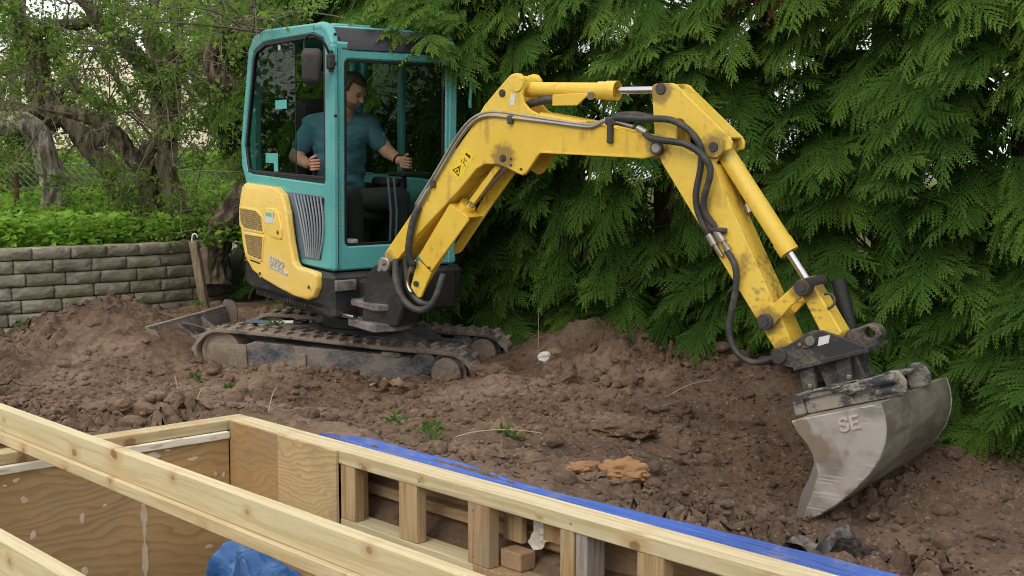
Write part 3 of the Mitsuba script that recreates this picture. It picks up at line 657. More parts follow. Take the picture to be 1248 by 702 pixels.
# ================================================================== BLOCK WALL
wall = thing('retaining_wall', 'low curved wall of rough grey split blocks with moss', 'wall')
_d = np.r_[0, np.cumsum(np.linalg.norm(np.diff(WALL_FRONT, axis=0), axis=1))]
def wall_at(s):
    x = np.interp(s, _d, WALL_FRONT[:, 0]); y = np.interp(s, _d, WALL_FRONT[:, 1])
    t = nz([np.interp(s + .05, _d, WALL_FRONT[:, 0]) - np.interp(s - .05, _d, WALL_FRONT[:, 0]), np.interp(s + .05, _d, WALL_FRONT[:, 1]) - np.interp(s - .05, _d, WALL_FRONT[:, 1])])
    return np.array([x, y]), t
CH, BL = 0.107, 0.325
def wall_block(L, h, dep, seed):
    m = refine(box((0, 0, 0), (L, dep, h), 0.010), 0.036)
    v = m[0].copy()
    face = np.clip(1 - v[:, 1] / 0.03, 0, 1)
    edge = np.minimum.reduce([v[:, 0], L - v[:, 0], v[:, 2], h - v[:, 2]])
    bulge = 0.016 * np.clip(edge / 0.03, 0, 1)
    n = meshkit.fbm(v * 14 + seed * 5.1, 3, seed) - 0.5
    v[:, 1] -= face * (bulge + 0.030 * n)
    v += 0.008 * (np.stack([meshkit.fbm(v * 11 + 30 * k_, 2, seed + k_) for k_ in range(3)], 1) - 0.5)
    return v, m[1]
nb = 0
for row in range(7):
    z0 = 0.858 - CH * (row + 1)
    s = 1.2 + (0.17 if row % 2 else 0.0) + 0.05 * math.sin(row * 3.1)
    while s < _d[-1] - 0.25:
        L = BL * rng.uniform(0.92, 1.07)
        p, t = wall_at(s); p2, _ = wall_at(s + L); t = nz(p2 - p)
        fr = Frame((p[0], p[1], z0), (t[0], t[1], 0))
        m = wall_block(L - 0.006, CH - 0.006, 0.2, nb)
        off = rng.uniform(-0.006, 0.006) + 0.008 * (5 - row) * -0 + 0.004 * row * -1
        obj('block', (m[0] + [0, off, 0], m[1]), f'm_block_{nb % 3}', wall, fr, smooth=40); nb += 1; s += L

# leaning post with a white hook, at the wall's right end
post = thing('wooden_post', 'weathered grey wooden post leaning at the end of the block wall', 'post')
pf = Frame((-2.655, 10.72, 0.05), (0.95, -0.2, 0), (-0.145, 0.0, 1))
pm = refine(box((-0.036, -0.03, 0), (0.036, 0.03, 0.83), 0.006), 0.05)
obj('shaft', (pm[0] + 0.006 * (np.stack([meshkit.fbm(pm[0] * 9 + 9 * k_, 2, k_) for k_ in range(3)], 1) - 0.5), pm[1]), 'm_postwood', post, pf, smooth=40)
hk = thing('white_hook', 'small bent white hook standing on top of the block wall', 'hook')
obj('hook', tube(spline([(-2.845, 10.95, 0.80), (-2.845, 10.95, 0.90), (-2.83, 10.95, 0.925), (-2.81, 10.95, 0.92), (-2.80, 10.95, 0.89)], 16), 0.0075, 8), 'm_white', hk, smooth=True)

# ================================================================== FENCE
fence = thing('chain_link_fence', 'sagging chain link fence behind the gnarled trees', 'fence')
wires = []
F0, F1 = np.array([-5.9, 13.7, 1.0]), np.array([-2.2, 13.9, 0.95])
Lf = np.linalg.norm(F1 - F0); hgt = 0.56
def fp_(s, h): return F0 + (F1 - F0) * s / Lf + np.array([0, 0.02 * math.sin(s * 3), h + 0.03 * math.sin(s * 1.7)])
for k in range(int(Lf / 0.075) + 8):
    for sg_ in (1, -1):
        s0 = k * 0.075 - 0.3
        pts = [fp_(np.clip(s0 + (q if sg_ > 0 else hgt - q), 0, Lf), q) for q in np.linspace(0, hgt, 5) if 0 <= s0 + (q if sg_ > 0 else hgt - q) <= Lf]
        if len(pts) > 1: wires.append(tube(pts, 0.0028, 3, cap=False))
k = obj('wire_mesh', wires, 'm_wire', fence); tag(k, None, kind='stuff')
obj('top_wire', tube([fp_(s, hgt) for s in np.linspace(0, Lf, 20)], 0.005, 5), 'm_wire', fence)
for s in (0.02, 1.9, 3.68):
    obj('fence_post', tube([fp_(s, -0.3), fp_(s, hgt + 0.05)], 0.02, 10), 'm_wire', fence)
rp = thing('iron_post', 'thin rusty iron post standing in the weeds at the left', 'post')
obj('shaft', tube([(-4.83, 12.0, 0.6), (-4.815, 12.0, 1.47)], 0.026, 8), 'm_rust', rp)
pp = thing('pipe', 'dark open pipe end among the sticks in the weeds', 'pipe')
po = ring_lathe((-4.62, 11.96, 1.045), (-4.72, 12.6, 1.00), [(0, .058), (0.0001, .066), (-1e-4, .066), (-1e-9, .058)], 20)
v_, f_ = po
obj('pipe', tube([(-4.62, 11.96, 1.045), (-4.72, 12.6, 1.00)], 0.066, 18, cap=False), 'm_black', pp)
obj('pipe_rim', cat([tube([np.array([-4.62, 11.955, 1.045]) + 0.062 * np.array([math.cos(a), 0, math.sin(a)]) for a in np.linspace(0, 2 * np.pi, 25)], 0.007, 6)]), 'm_wire', pp)
st = []
for i in range(60):
    c = np.array([rng.uniform(-5.2, -4.6), rng.uniform(11.8, 12.4), 0]); a = rng.uniform(0, 3.14); L = rng.uniform(0.2, 0.5)
    d = np.array([math.cos(a), math.sin(a), rng.uniform(-.2, .3)]); c[2] = 0.92 + 0.16 * rng.random()
    st.append(tube([c - d * L / 2, c + d * 0.1 * L + [0, 0, .02], c + d * L / 2], [.008, .009, .005], 5))
k = obj('stick_pile', st, 'm_twig'); tag(k, 'heap of dry sticks in the weeds', kind='stuff')

# ================================================================== TREES
def leaf_cloud(pos, dirs, size, cols, rgen, fold=0.25, aspect=0.62, droop=0.3):
    """many small folded leaves: a rhombus of two triangles per half, at pos growing along dirs"""
    n = len(pos)
    d = dirs / (np.linalg.norm(dirs, axis=1, keepdims=True) + 1e-9)
    up = rgen.normal(0, 0.55, (n, 3)) + [0, 0, 1.0]
    s = np.cross(d, up); s /= np.linalg.norm(s, axis=1, keepdims=True) + 1e-9
    nn = np.cross(s, d)
    L = size[:, None]
    base = pos; tip = pos + d * L - nn * L * droop * 0.5; mid = pos + d * L * 0.45
    w = L * aspect * 0.5
    l = mid + s * w + nn * w * fold; r = mid - s * w + nn * w * fold
    v = np.stack([base, r, tip, l], 1).reshape(-1, 3)
    k = np.arange(n)[:, None] * 4
    f = np.vstack([k + [0, 1, 2], k + [0, 2, 3]])
    return v, f, np.repeat(cols, 4, axis=0)

def wiggle(pts, n, amp, seed, freq=2.2):
    q = spline(pts, n)
    o = np.stack([meshkit.fbm(q * freq + 31 * k_ + seed * 3.7, 3, seed + k_) for k_ in range(3)], 1) - 0.5
    t = np.linspace(0, 1, n)[:, None]
    return q + o * amp * np.minimum(1, 6 * t)

def limb(pts, r, seed, n=60, sides=28, amp=0.16, gnarl=0.24):
    q = wiggle(pts, n, amp, seed)
    rr = np.interp(np.linspace(0, 1, n), np.linspace(0, 1, len(r)), r)
    v, f = tube(q, rr, sides)
    c = np.repeat(q, sides, axis=0); c = np.vstack([c, q[0], q[-1]])
    rad = v - c
    g = meshkit.fbm(v * 7 + seed, 3, seed) - 0.5
    g2 = meshkit.fbm(v * np.array([34, 34, 9]), 2, seed + 5) - 0.5
    return (c + rad * (1 + gnarl * 2 * g + 0.6 * g2)[:, None], f), q, rr

def grow_twigs(lines, rgen, per_m=9, L=(0.35, 1.0), sub=6, r0=0.009, spread=1.0, up=0.25):
    """side twigs along limb centre lines, and twiglets along these: (twig meshes, twig points, directions)"""
    meshes, P, D = [], [], []
    for q, rr in lines:
        seg = np.linalg.norm(np.diff(q, axis=0), axis=1); tot = seg.sum()
        for _ in range(int(per_m * tot)):
            i = rgen.integers(int(len(q) * 0.25), len(q) - 1)
            t = nz(q[i + 1] - q[i]); d = nz(t * 0.35 + rgen.normal(0, spread, 3) + [0, 0, up])
            ln = rgen.uniform(*L); o = q[i]
            bend = rgen.normal(0, 0.25, 3); m = 6
            pts = np.array([o + d * ln * s + bend * ln * s * s - [0, 0, 0.12 * ln * s * s] for s in np.linspace(0, 1, m)])
            meshes.append(tube(pts, np.linspace(r0, r0 * 0.35, m), 4, cap=False))
            for _ in range(sub):
                j = rgen.uniform(0.25, 1.0); b0 = pts[0] * (1 - j) + pts[-1] * j + bend * ln * (j * j - j)
                dd = nz(d * 0.6 + rgen.normal(0, 0.7, 3)); l2 = rgen.uniform(0.10, 0.32)
                p2 = np.array([b0, b0 + dd * l2 * 0.5 + rgen.normal(0, .012, 3), b0 + dd * l2])
                meshes.append(tube(p2, [r0 * 0.4, r0 * 0.3, r0 * 0.2], 3, cap=False))
                for s in np.linspace(0.15, 1, 6):
                    P.append(b0 + dd * l2 * s); D.append(dd)
    return meshes, np.array(P), np.array(D)

def leaves_on(P, D, rgen, n, size, base, tipc, clump_seed, thr=0.42, spread=0.035):
    i = rgen.integers(0, len(P), n * 3)
    m = meshkit.fbm(P[i] * 1.7, 3, clump_seed)
    i = i[m > thr][:n]
    p = P[i] + rgen.normal(0, spread, (len(i), 3)); d = D[i] * 0.5 + rgen.normal(0, 0.8, (len(i), 3))
    t = np.clip(meshkit.fbm(P[i] * 2.3, 2, clump_seed + 3) * 1.6 - 0.3 + rgen.normal(0, 0.18, len(i)), 0, 1)[:, None]
    col = np.asarray(base) * (1 - t) + np.asarray(tipc) * t
    return leaf_cloud(p, d, rgen.uniform(*size, len(i)), col, rgen)

def leafy_tree(name, label, limbs, seed, bark='m_bark', leaves=6000, size=(0.026, 0.058), base=(0.10, 0.19, 0.036), tipc=(0.30, 0.46, 0.10), per_m=9, L=(0.35, 1.0), thr=0.42, group=None, sub=6, extra=()):
    rg = np.random.default_rng(seed)
    t = thing(name, label, 'tree', group)
    lines = []
    for i, (pts, r) in enumerate(limbs):
        m, q, rr = limb(pts, r, seed * 10 + i)
        obj('trunk' if i == 0 else 'branch', m, bark, t, smooth=50); lines.append((q, rr))
    tw = [l for l in lines if True] + [(spline(e, 12), None) for e in extra]
    ms, P, D = grow_twigs(tw, rg, per_m, L, sub)
    k = obj('twigs', ms, 'm_twig', t); tag(k, None, kind='stuff')
    if leaves:
        v, f, c = leaves_on(P, D, rg, leaves, size, base, tipc, seed, thr)
        k = obj('crown', (v, f), 'm_leaf', t, color=c); tag(k, None, kind='stuff')
    return t

leafy_tree('gnarled_tree', 'gnarled forked tree with thick twisted trunk beside the end of the block wall', [
    ([(-3.30, 11.75, 0.55), (-3.42, 11.72, 1.05), (-3.46, 11.7, 1.45), (-3.40, 11.7, 1.75)], [.115, .092, .095, .08]),
    ([(-3.10, 11.7, 0.55), (-3.14, 11.65, 1.1), (-3.28, 11.7, 1.62), (-3.24, 11.75, 2.1), (-3.18, 11.8, 2.5), (-3.25, 11.8, 3.1)], [.125, .10, .095, .095, .075, .045]),
    ([(-3.40, 11.7, 1.50), (-3.58, 11.6, 1.68), (-3.72, 11.5, 1.88), (-3.98, 11.45, 2.0), (-4.3, 11.4, 2.06)], [.10, .085, .075, .06, .035]),
    ([(-3.24, 11.7, 2.15), (-3.5, 11.6, 2.55), (-3.7, 11.5, 2.75), (-3.95, 11.4, 3.1)], [.09, .08, .07, .05]),
    ([(-3.2, 11.75, 2.4), (-2.9, 11.6, 2.6), (-2.5, 11.4, 2.75), (-1.9, 11.2, 2.95)], [.07, .06, .05, .03]),
    ([(-3.22, 11.75, 2.3), (-3.4, 11.9, 2.9), (-3.3, 12.0, 3.5)], [.07, .05, .03])],
    3, leaves=12500, per_m=9, thr=0.52,
    extra=[[(-4.6, 11.3, 2.9), (-3.5, 11.2, 3.0), (-2.2, 11.0, 2.9)], [(-3.4, 10.8, 2.95), (-2.4, 10.2, 2.75), (-1.9, 9.4, 2.62)], [(-4.3, 11.3, 2.75), (-3.3, 11.3, 2.5), (-2.4, 11.2, 2.3)], [(-3.9, 11.4, 2.2), (-3.3, 11.35, 1.95), (-2.9, 11.35, 1.85)]])
leafy_tree('gnarled_tree', 'slanting dark tree leaning left behind the forked tree', [
    ([(-3.62, 12.25, 0.75), (-3.85, 12.2, 1.25), (-4.15, 12.15, 1.75), (-4.42, 12.1, 2.0)], [.125, .105, .095, .085]),
    ([(-4.4, 12.1, 1.98), (-4.55, 12.0, 2.25), (-4.5, 11.95, 2.55), (-4.62, 11.9, 2.75), (-4.7, 11.9, 3.2)], [.12, .12, .10, .09, .05]),
    ([(-4.4, 12.1, 2.0), (-4.8, 12.0, 2.05), (-5.3, 11.9, 2.25)], [.10, .08, .05]),
    ([(-4.12, 12.15, 1.75), (-3.95, 12.1, 2.1), (-4.25, 12.0, 2.4), (-4.4, 12.0, 2.6)], [.07, .06, .05, .03]),
    ([(-4.6, 11.9, 2.75), (-4.1, 11.8, 2.9), (-3.5, 11.7, 3.0)], [.06, .05, .03])],
    4, leaves=8500, per_m=9, thr=0.50,
    extra=[[(-5.6, 12.0, 2.9), (-4.9, 11.8, 3.1), (-4.1, 11.6, 3.2)], [(-5.4, 11.9, 2.4), (-4.9, 11.8, 2.55), (-4.4, 11.7, 2.6)]])
leafy_tree('dead_tree', 'bare grey barkless tree trunk bent over to the left', [
    ([(-4.40, 11.95, .8), (-4.43, 11.95, 1.25), (-4.47, 11.9, 1.62), (-4.56, 11.85, 1.82), (-4.75, 11.8, 1.92), (-5.05, 11.75, 1.95), (-5.5, 11.7, 2.05)], [.135, .125, .115, .115, .11, .10, .08])],
    5, bark='m_bark_grey', leaves=0, per_m=2)
leafy_tree('leaning_tree', 'leaning rough barked trunk right behind the excavator cab', [
    ([(-2.72, 11.25, 0.45), (-2.68, 11.2, 0.80), (-2.50, 11.1, 1.15), (-2.2, 11.2, 1.55), (-1.7, 11.3, 2.3), (-1.4, 11.3, 3.0)], [.15, .125, .12, .115, .09, .06]),
    ([(-1.7, 11.25, 2.25), (-2.25, 11.1, 2.18), (-2.55, 11.0, 2.32), (-2.62, 11.0, 2.6), (-2.5, 11.0, 3.0)], [.07, .075, .07, .06, .04]),
    ([(-1.5, 11.3, 2.8), (-1.0, 11.0, 3.1), (-.4, 10.8, 3.3)], [.07, .05, .03])],
    6, leaves=6500, per_m=8, thr=0.46, extra=[[(-2.4, 9.7, 2.85), (-1.95, 8.7, 2.5), (-1.66, 8.15, 2.36)], [(-2.6, 10.6, 2.9), (-2.2, 9.8, 2.75), (-1.7, 9.2, 2.68)], [(-2.7, 11.5, 1.9), (-2.3, 11.5, 2.1), (-2.1, 11.5, 2.4)]])
for i, (x, y, h) in enumerate([(-2.95, 14.2, 1.75), (-4.3, 15.0, 2.4), (-3.5, 15.4, 2.2), (-5.8, 14.6, 2.2), (-6.8, 15.5, 2.4), (-2.2, 15.0, 2.2)]):
    lab = ['slim tree behind the chain link fence just left of the cab', 'leafy young tree in the background'][min(i, 1)]
    leafy_tree('background_tree', lab, [
        ([(x, y, 0.8), (x + .04, y, 0.8 + h * .4), (x - .05, y, 0.8 + h * .8), (x + .1, y, 0.8 + h * 1.25)], [.11 if i == 0 else .07, .09 if i == 0 else .06, .05, .03]),
        ([(x, y, 0.8 + h * .4), (x + .5, y - .1, 0.8 + h * .7), (x + .8, y, 0.8 + h)], [.04, .03, .015]),
        ([(x, y, 0.8 + h * .5), (x - .5, y + .1, 0.8 + h * .75), (x - .9, y, 0.8 + h * 1.1)], [.04, .03, .015])],
        20 + i, bark='m_bark_grey' if i == 0 else 'm_bark', leaves=4200, size=(0.035, 0.075), base=(0.14, 0.22, 0.05), tipc=(0.38, 0.48, 0.14), per_m=8, L=(0.4, 1.2), thr=0.44, group=None if i == 0 else 'young trees in the background', sub=5)
# low bushes behind the weeds
def bush(name, label, c, rad, n, size, base, tipc, seed, group):
    rg = np.random.default_rng(seed)
    t = thing(name, label, 'bush', group)
    u = rg.normal(0, 1, (n * 2, 3)); u /= np.linalg.norm(u, axis=1, keepdims=True)
    r_ = rg.random(n * 2) ** 0.45
    p = u * r_[:, None]
    lump = meshkit.fbm(u * 1.9 + seed, 3, seed)
    ok = (r_ < 0.55 + 0.9 * (lump - 0.2)) & (p[:, 2] > -0.6) & (meshkit.fbm(p * 2.6 + seed, 2, seed + 2) > 0.42)
    p = p[ok][:n]; u = u[ok][:n]
    pos = p * rad + c
    tcl = np.clip(rg.normal(0.45, 0.3, len(pos)) + 0.4 * (meshkit.fbm(pos * 1.8, 2, seed) - 0.5), 0, 1)[:, None]
    v, f, col = leaf_cloud(pos, u + rg.normal(0, .7, u.shape), rg.uniform(*size, len(pos)), np.asarray(base) * (1 - tcl) + np.asarray(tipc) * tcl, rg)
    k = obj('foliage', (v, f), 'm_leaf', t, color=col); tag(k, None, kind='stuff')
    ms = []
    for i in range(16):
        e = pos[rg.integers(len(pos))]; b = np.array([c[0] + rg.normal(0, .1), c[1] + rg.normal(0, .1), c[2] - rad[2] * 0.8])
        ms.append(tube([b, b * .5 + e * .5 + rg.normal(0, .06, 3), e], [.014, .009, .004], 4, cap=False))
    obj('stems', ms, 'm_twig', t)
GB = 'green bushes beyond the fence'
for i, (c, r) in enumerate([((-5.9, 14.3, 1.35), (0.9, .7, .75)), ((-2.6, 16.8, 1.7), (1.3, .9, 1.1)), ((-7.3, 16.0, 1.9), (1.3, 1.0, 1.0)), ((-.9, 16.0, 1.7), (1.2, .9, 1.4)), ((-6.4, 20.0, 2.0), (2.0, 1.3, .8)), ((-9.2, 19.0, 2.0), (1.9, 1.3, 1.6)), ((-.2, 19.5, 1.8), (2.0, 1.3, 1.7))]):
    bush('bush', 'leafy green bush in the background beyond the fence', np.array(c), np.array(r), 3600, (0.05, 0.10), (0.12, 0.20, 0.045), (0.34, 0.44, 0.12), 40 + i, GB)
# ground cover
rg = np.random.default_rng(77)
n = 22000
x = rg.uniform(-8.5, -1.9, n); y = 9 + 9 * rg.random(n) ** 1.25
ok = (behind_wall(x, y - 0.16) | (x < -6.6) | ((y > 11.7) | ((x > -2.75) & (y > 10.9))))
x, y = x[ok], y[ok]
den = meshkit.fbm(np.c_[x, y, 0 * x] * 1.1, 2, 91)
h = np.where(y < 12.3, rg.uniform(0.06, 0.26, len(x)), rg.uniform(0.03, 0.2, len(x))) * np.clip(0.5 + den, 0.6, 1.3)
z = terrace_z(x, y) + h
a = rg.uniform(0, 6.28, len(x))
nl = 4; P = np.repeat(np.stack([x, y, z], 1), nl, 0); aa_ = np.repeat(a, nl) + np.tile(np.arange(nl) * 1.57, len(x)) + rg.normal(0, .4, len(x) * nl)
P[:, 2] -= np.tile(np.linspace(0, 0.09, nl), len(x)) * rg.uniform(.3, 1.4, len(P))
D = np.stack([np.cos(aa_), np.sin(aa_), rg.uniform(-.25, .35, len(P))], 1)
tcl = np.clip(np.repeat(den * 1.9 + .25 * np.clip((y - 12.2) / 1.5, 0, 1), nl) - 0.45 + rg.normal(0, .17, len(P)), 0, 1)[:, None]
cols = np.array((0.085, 0.20, 0.03)) * (1 - tcl) + np.array((0.33, 0.55, 0.095)) * tcl
v, f, c = leaf_cloud(P, D, rg.uniform(0.045, 0.105, len(P)), cols, rg, aspect=0.72)
obj('ground_cover', (v, f), 'm_leaf', color=c); tag('ground_cover', 'dense bright green weeds on the raised ground', kind='stuff')
# small weeds at the foot of the wall and on the soil
def sprig(c, n, L, seed, col=(0.10, 0.20, 0.04), size=(0.025, 0.045)):
    rg = np.random.default_rng(seed); ms = []; P, D = [], []
    for i in range(n):
        d = nz(rg.normal(0, .7, 3) + [0, 0, .8]); pts = np.array([c + d * L * s - [0, 0, .5 * L * s * s] for s in np.linspace(0, 1, 5)])
        ms.append(tube(pts, [.003, .0025, .002, .0015, .001], 3, cap=False))
        for s in np.linspace(.3, 1, 6): P.append(c + d * L * s - [0, 0, .5 * L * s * s]); D.append(d + rg.normal(0, .7, 3))
    P, D = np.array(P), np.array(D)
    return ms, leaf_cloud(P, D, rg.uniform(*size, len(P)), np.asarray(col) * rg.uniform(.7, 1.4, (len(P), 1)), rg, aspect=.45)
for i, (x_, y_, n_, L_, lab) in enumerate([(-3.72, 9.62, 9, .10, 'tuft of weeds at the foot of the block wall'), (-3.55, 8.85, 7, .08, 'small green weed on the left soil heap'), (-2.92, 9.55, 6, .12, 'weed growing out of the heap in front of the wall'), (-1.95, 7.5, 6, .05, 'tiny seedling on the soil left of the track'), (-.38, 5.62, 16, .13, 'uprooted green plant lying behind the timber plate'), (-.02, 5.62, 8, .07, 'green sprig on the clods right of the uprooted plant'), (-.50, 5.30, 5, .07, 'bright green sprig lying on the blue sheeting'), (-2.32, 9.0, 6, .1, 'pale leafy weed hanging over the dozer blade'), (-1.65, 8.32, 7, .10, 'green weed caught on top of the near track'), (-1.6, 6.9, 4, .04, 'tiny seedling on the soil above the wall corner')]):
    zz = float(soil_z(np.array([x_]), np.array([y_]))[0]) + .02
    if 'sheeting' in lab: zz = .36
    if 'dozer' in lab: zz = .47
    if 'track' in lab and 'caught' in lab: zz = .41
    k = thing('weed', lab, 'weed')
    ms, (v, f, c) = sprig(np.array([x_, y_, zz]), n_, L_, 60 + i)
    obj('stems', ms, 'm_twig', k); obj('leaves', (v, f), 'm_leaf', k, color=c)

# ================================================================== CONIFER HEDGE
def frond(seed, L=0.50, fine=True):
    """flat comb-like spray in its own frame: grows along +x, wide along y, drooping in z; colours run from the wood side to pale tips"""
    rg = np.random.default_rng(seed)
    V, Fc, C = [], [], []
    k = 0
    def tri(p0, p1, p2, c0, c1, c2):
        nonlocal k
        V.extend([p0, p1, p2]); Fc.append((k, k + 1, k + 2)); C.extend([c0, c1, c2]); k += 3
    def ribbon(q, n, w, nrm, t0, t1):
        """tapering blade along the curve q"""
        pts = [q(i / n) for i in range(n + 1)]
        for i in range(n):
            d = nz(pts[i + 1] - pts[i]); s = np.cross(nrm, d)
            w0, w1 = (w * (1 - 0.55 * (i / n)), w * (1 - 0.55 * ((i + 1) / n))) if i < n - 1 else (w * .55, 0.0006)
            a0, a1 = t0 + (t1 - t0) * i / n, t0 + (t1 - t0) * (i + 1) / n
            tri(pts[i] - s * w0, pts[i + 1] - s * w1, pts[i + 1] + s * w1, a0, a1, a1); tri(pts[i] - s * w0, pts[i + 1] + s * w1, pts[i] + s * w0, a0, a1, a0)
    droop = rg.uniform(0.06, 0.26); sway = rg.normal(0, 0.10)
    def axis(s): return np.array([L * s * (1 - 0.10 * s), L * sway * s * s, -L * droop * s * s])
    nl = 11 if fine else 7
    for i in range(nl):
        s = 0.05 + 0.90 * i / (nl - 1)
        t = nz(axis(s + .02) - axis(s - .02))
        env = (0.40 + 0.60 * math.sin(math.pi * min(1, s * 1.3 + 0.12) ** 0.9)) * (1.0 - 0.66 * s) + 0.07
        for sd in (1, -1):
            p = axis(s + (0 if sd > 0 else .028))
            ll = L * 0.50 * env * rg.uniform(0.80, 1.15)
            an = math.radians(rg.uniform(48, 58) - 16 * s)
            d = nz(t * math.cos(an) + np.array([0, sd, 0]) * math.sin(an) + [0, 0, rg.normal(-.06, 0.07)])
            cv = rg.uniform(0.15, 0.50)
            nrm = nz(np.cross(d, np.cross([0, 0, 1], d)) + rg.normal(0, .08, 3))
            def q(u): return p + d * ll * u + (t * 0.20 * ll * u * u) - np.array([0, 0, cv * ll * u * u])
            if not fine:
                ribbon(q, 2, 0.022, nrm, .1, .5); continue
            ribbon(q, 2, 0.0098, nrm, .15 + .2 * s, .75 + .2 * s)
            ns = max(2, int(ll / 0.020))
            for j in range(ns):
                u = 0.10 + 0.84 * j / ns
                pp_ = q(u); tt_ = nz(q(min(1, u + .05)) - q(u - .05)); nr = nz(np.cross(tt_, np.cross(nrm, tt_)))
                sl = (0.016 + ll * 0.16) * (1.10 - 0.65 * u) * rg.uniform(.75, 1.2)
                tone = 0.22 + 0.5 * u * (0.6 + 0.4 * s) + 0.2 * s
                for sd2 in (1, -1):
                    side = np.cross(nr, tt_) * sd2
                    a2 = math.radians(rg.uniform(32, 42))
                    dd = tt_ * math.cos(a2) + side * math.sin(a2) + np.array([0, 0, -0.06])
                    b0 = pp_ - tt_ * .0045; b1 = pp_ + tt_ * .0115; e = pp_ + dd * sl
                    tri(b0, b1, e, tone * .6, tone * .7, tone + .25) if sd2 < 0 else tri(b1, b0, e, tone * .7, tone * .6, tone + .25)
    ribbon(axis, 4, 0.0055, np.array([0, 0, 1.]), 0.0, .9)
    return np.array(V), np.array(Fc), np.array(C)
FR = [frond(100 + i) for i in range(14)]
FC = [frond(200 + i, 0.5, False) for i in range(6)]
print('spray triangles', [len(f[1]) for f in FR][:4], len(FC[0][1]))
HA, HD = np.array([-0.75, 9.75]), nz([0.70, -0.714])          # hedge foot line, left to right
HN = np.array([-HD[1], HD[0]]) * -1                            # towards the garden (the viewer)
def hedge_face(s, z):
    """how far the hedge bulges out of its foot line"""
    return 0.10 + 0.33 * (meshkit.fbm(np.stack([s * 0.9, 0 * s, z * 1.1], -1), 3, 12) - 0.5) * 2 + 0.13 * np.clip(z - 1.2, 0, 2)
hedge_trees = []
HL = 'dark green conifer grown into the tall dense hedge along the garden edge'
def hedge_tree(idx, s0, seed, nfr, half=0.50, top=3.25, extra=(), limbs_=()):
    rg = np.random.default_rng(seed)
    t = thing('hedge_conifer', HL, 'conifer', 'conifers of the hedge')
    base = np.array([*(HA + HD * s0 - HN * 0.35), -0.1])
    m, q, rr = limb([base, base + [0.03, 0.02, 1.2], base + [-.02, .03, 2.4], base + [0, 0, 3.7]], [.085, .075, .05, .02], seed, amp=.08)
    obj('trunk', m, 'm_bark_red', t, smooth=50)
    V, Fc, C, BR, k = [], [], [], [], 0
    spots = [(None, None, None)] * nfr + list(extra)
    for i, (ep, ed, et) in enumerate(spots):
        inner = ep is None and i % 5 == 4
        if ep is None and not inner and i % 5 == 0 or ep is None and i == 0:        # a new bough: the four sprays that follow fan out along it
            bz = 0.02 + (top - 0.02) * rg.random() ** 0.95; bs = s0 + rg.uniform(-half, half); bdep = (rg.random() ** 1.3) * 0.50
            bd = np.array([*(HN * rg.uniform(.30, .8) + HD * rg.normal(.12, .55)), rg.normal(-.34, .20)])
            bu = nz(np.array([*(HN * rg.uniform(.5, 1.1)), 0.8]) + rg.normal(0, .12, 3)); bt = rg.normal(0, .20)
        z = 0.05 + (top - 0.05) * rg.random() ** 0.95 if inner else bz
        s = s0 + rg.uniform(-half, half) if inner else bs
        depth = rg.uniform(0.40, 1.15) if inner else bdep
        out = hedge_face(np.array(s), np.array(z)) - depth
        p = np.array([*(HA + HD * s + HN * out), z])
        # openings where the sky glints through
        gap = meshkit.fbm(np.array([[s * 1.7, 0.0, z * 2.1]]), 2, 71)[0]
        if ep is None and gap > (0.66 if inner else 0.70): continue
        if inner:
            d = np.array([*(HN * rg.uniform(.15, .75) + HD * rg.normal(0, .75)), rg.normal(-.28, .38)]); upv = np.array([*(HN * rg.uniform(.3, 1.1)), 0.85]) + rg.normal(0, .25, 3)
        elif ep is None:
            q_ = i % 5; sd_ = (-1, 1, -1, 1)[q_]; yb = nz(np.cross(bu, nz(bd)))
            d = nz(bd) * 1.0 + yb * sd_ * (0.75, 0.62, 0.30, 0.18)[q_] + rg.normal(0, .08, 3)
            p = p + nz(bd) * (0.0, 0.08, 0.20, 0.24)[q_] + yb * sd_ * .03 - [0, 0, (0, .01, .04, .06)[q_]]
            upv = bu + rg.normal(0, .07, 3)
        else: p = np.array(ep); d = np.array(ed) + rg.normal(0, .22, 3); upv = np.array([*(HN * .5), 1.0]) + rg.normal(0, .14, 3)
        d = nz(d); upv = nz(upv)
        y = nz(np.cross(upv, d)); zz_ = np.cross(d, y)
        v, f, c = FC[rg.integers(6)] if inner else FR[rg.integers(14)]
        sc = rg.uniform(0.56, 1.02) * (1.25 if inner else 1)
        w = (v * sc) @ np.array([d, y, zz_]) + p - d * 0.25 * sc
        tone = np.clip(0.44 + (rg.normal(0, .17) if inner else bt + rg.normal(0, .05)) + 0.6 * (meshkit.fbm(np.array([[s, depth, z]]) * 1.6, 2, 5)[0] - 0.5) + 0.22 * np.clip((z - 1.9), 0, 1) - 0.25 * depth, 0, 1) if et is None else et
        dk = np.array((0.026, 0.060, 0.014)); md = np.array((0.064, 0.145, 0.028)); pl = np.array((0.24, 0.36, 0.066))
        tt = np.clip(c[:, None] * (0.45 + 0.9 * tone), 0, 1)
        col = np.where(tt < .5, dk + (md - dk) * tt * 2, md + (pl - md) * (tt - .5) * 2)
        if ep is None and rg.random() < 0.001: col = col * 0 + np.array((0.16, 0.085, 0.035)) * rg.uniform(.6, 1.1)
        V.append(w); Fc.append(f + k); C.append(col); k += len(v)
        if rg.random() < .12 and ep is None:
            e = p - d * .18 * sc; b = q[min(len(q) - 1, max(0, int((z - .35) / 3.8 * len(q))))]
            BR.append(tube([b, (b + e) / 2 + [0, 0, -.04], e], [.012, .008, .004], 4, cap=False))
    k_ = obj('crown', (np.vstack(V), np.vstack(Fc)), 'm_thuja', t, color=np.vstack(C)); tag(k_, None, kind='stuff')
    k_ = obj('branches', BR, 'm_bark_red', t); tag(k_, None, kind='stuff')
    hedge_trees.append(t)
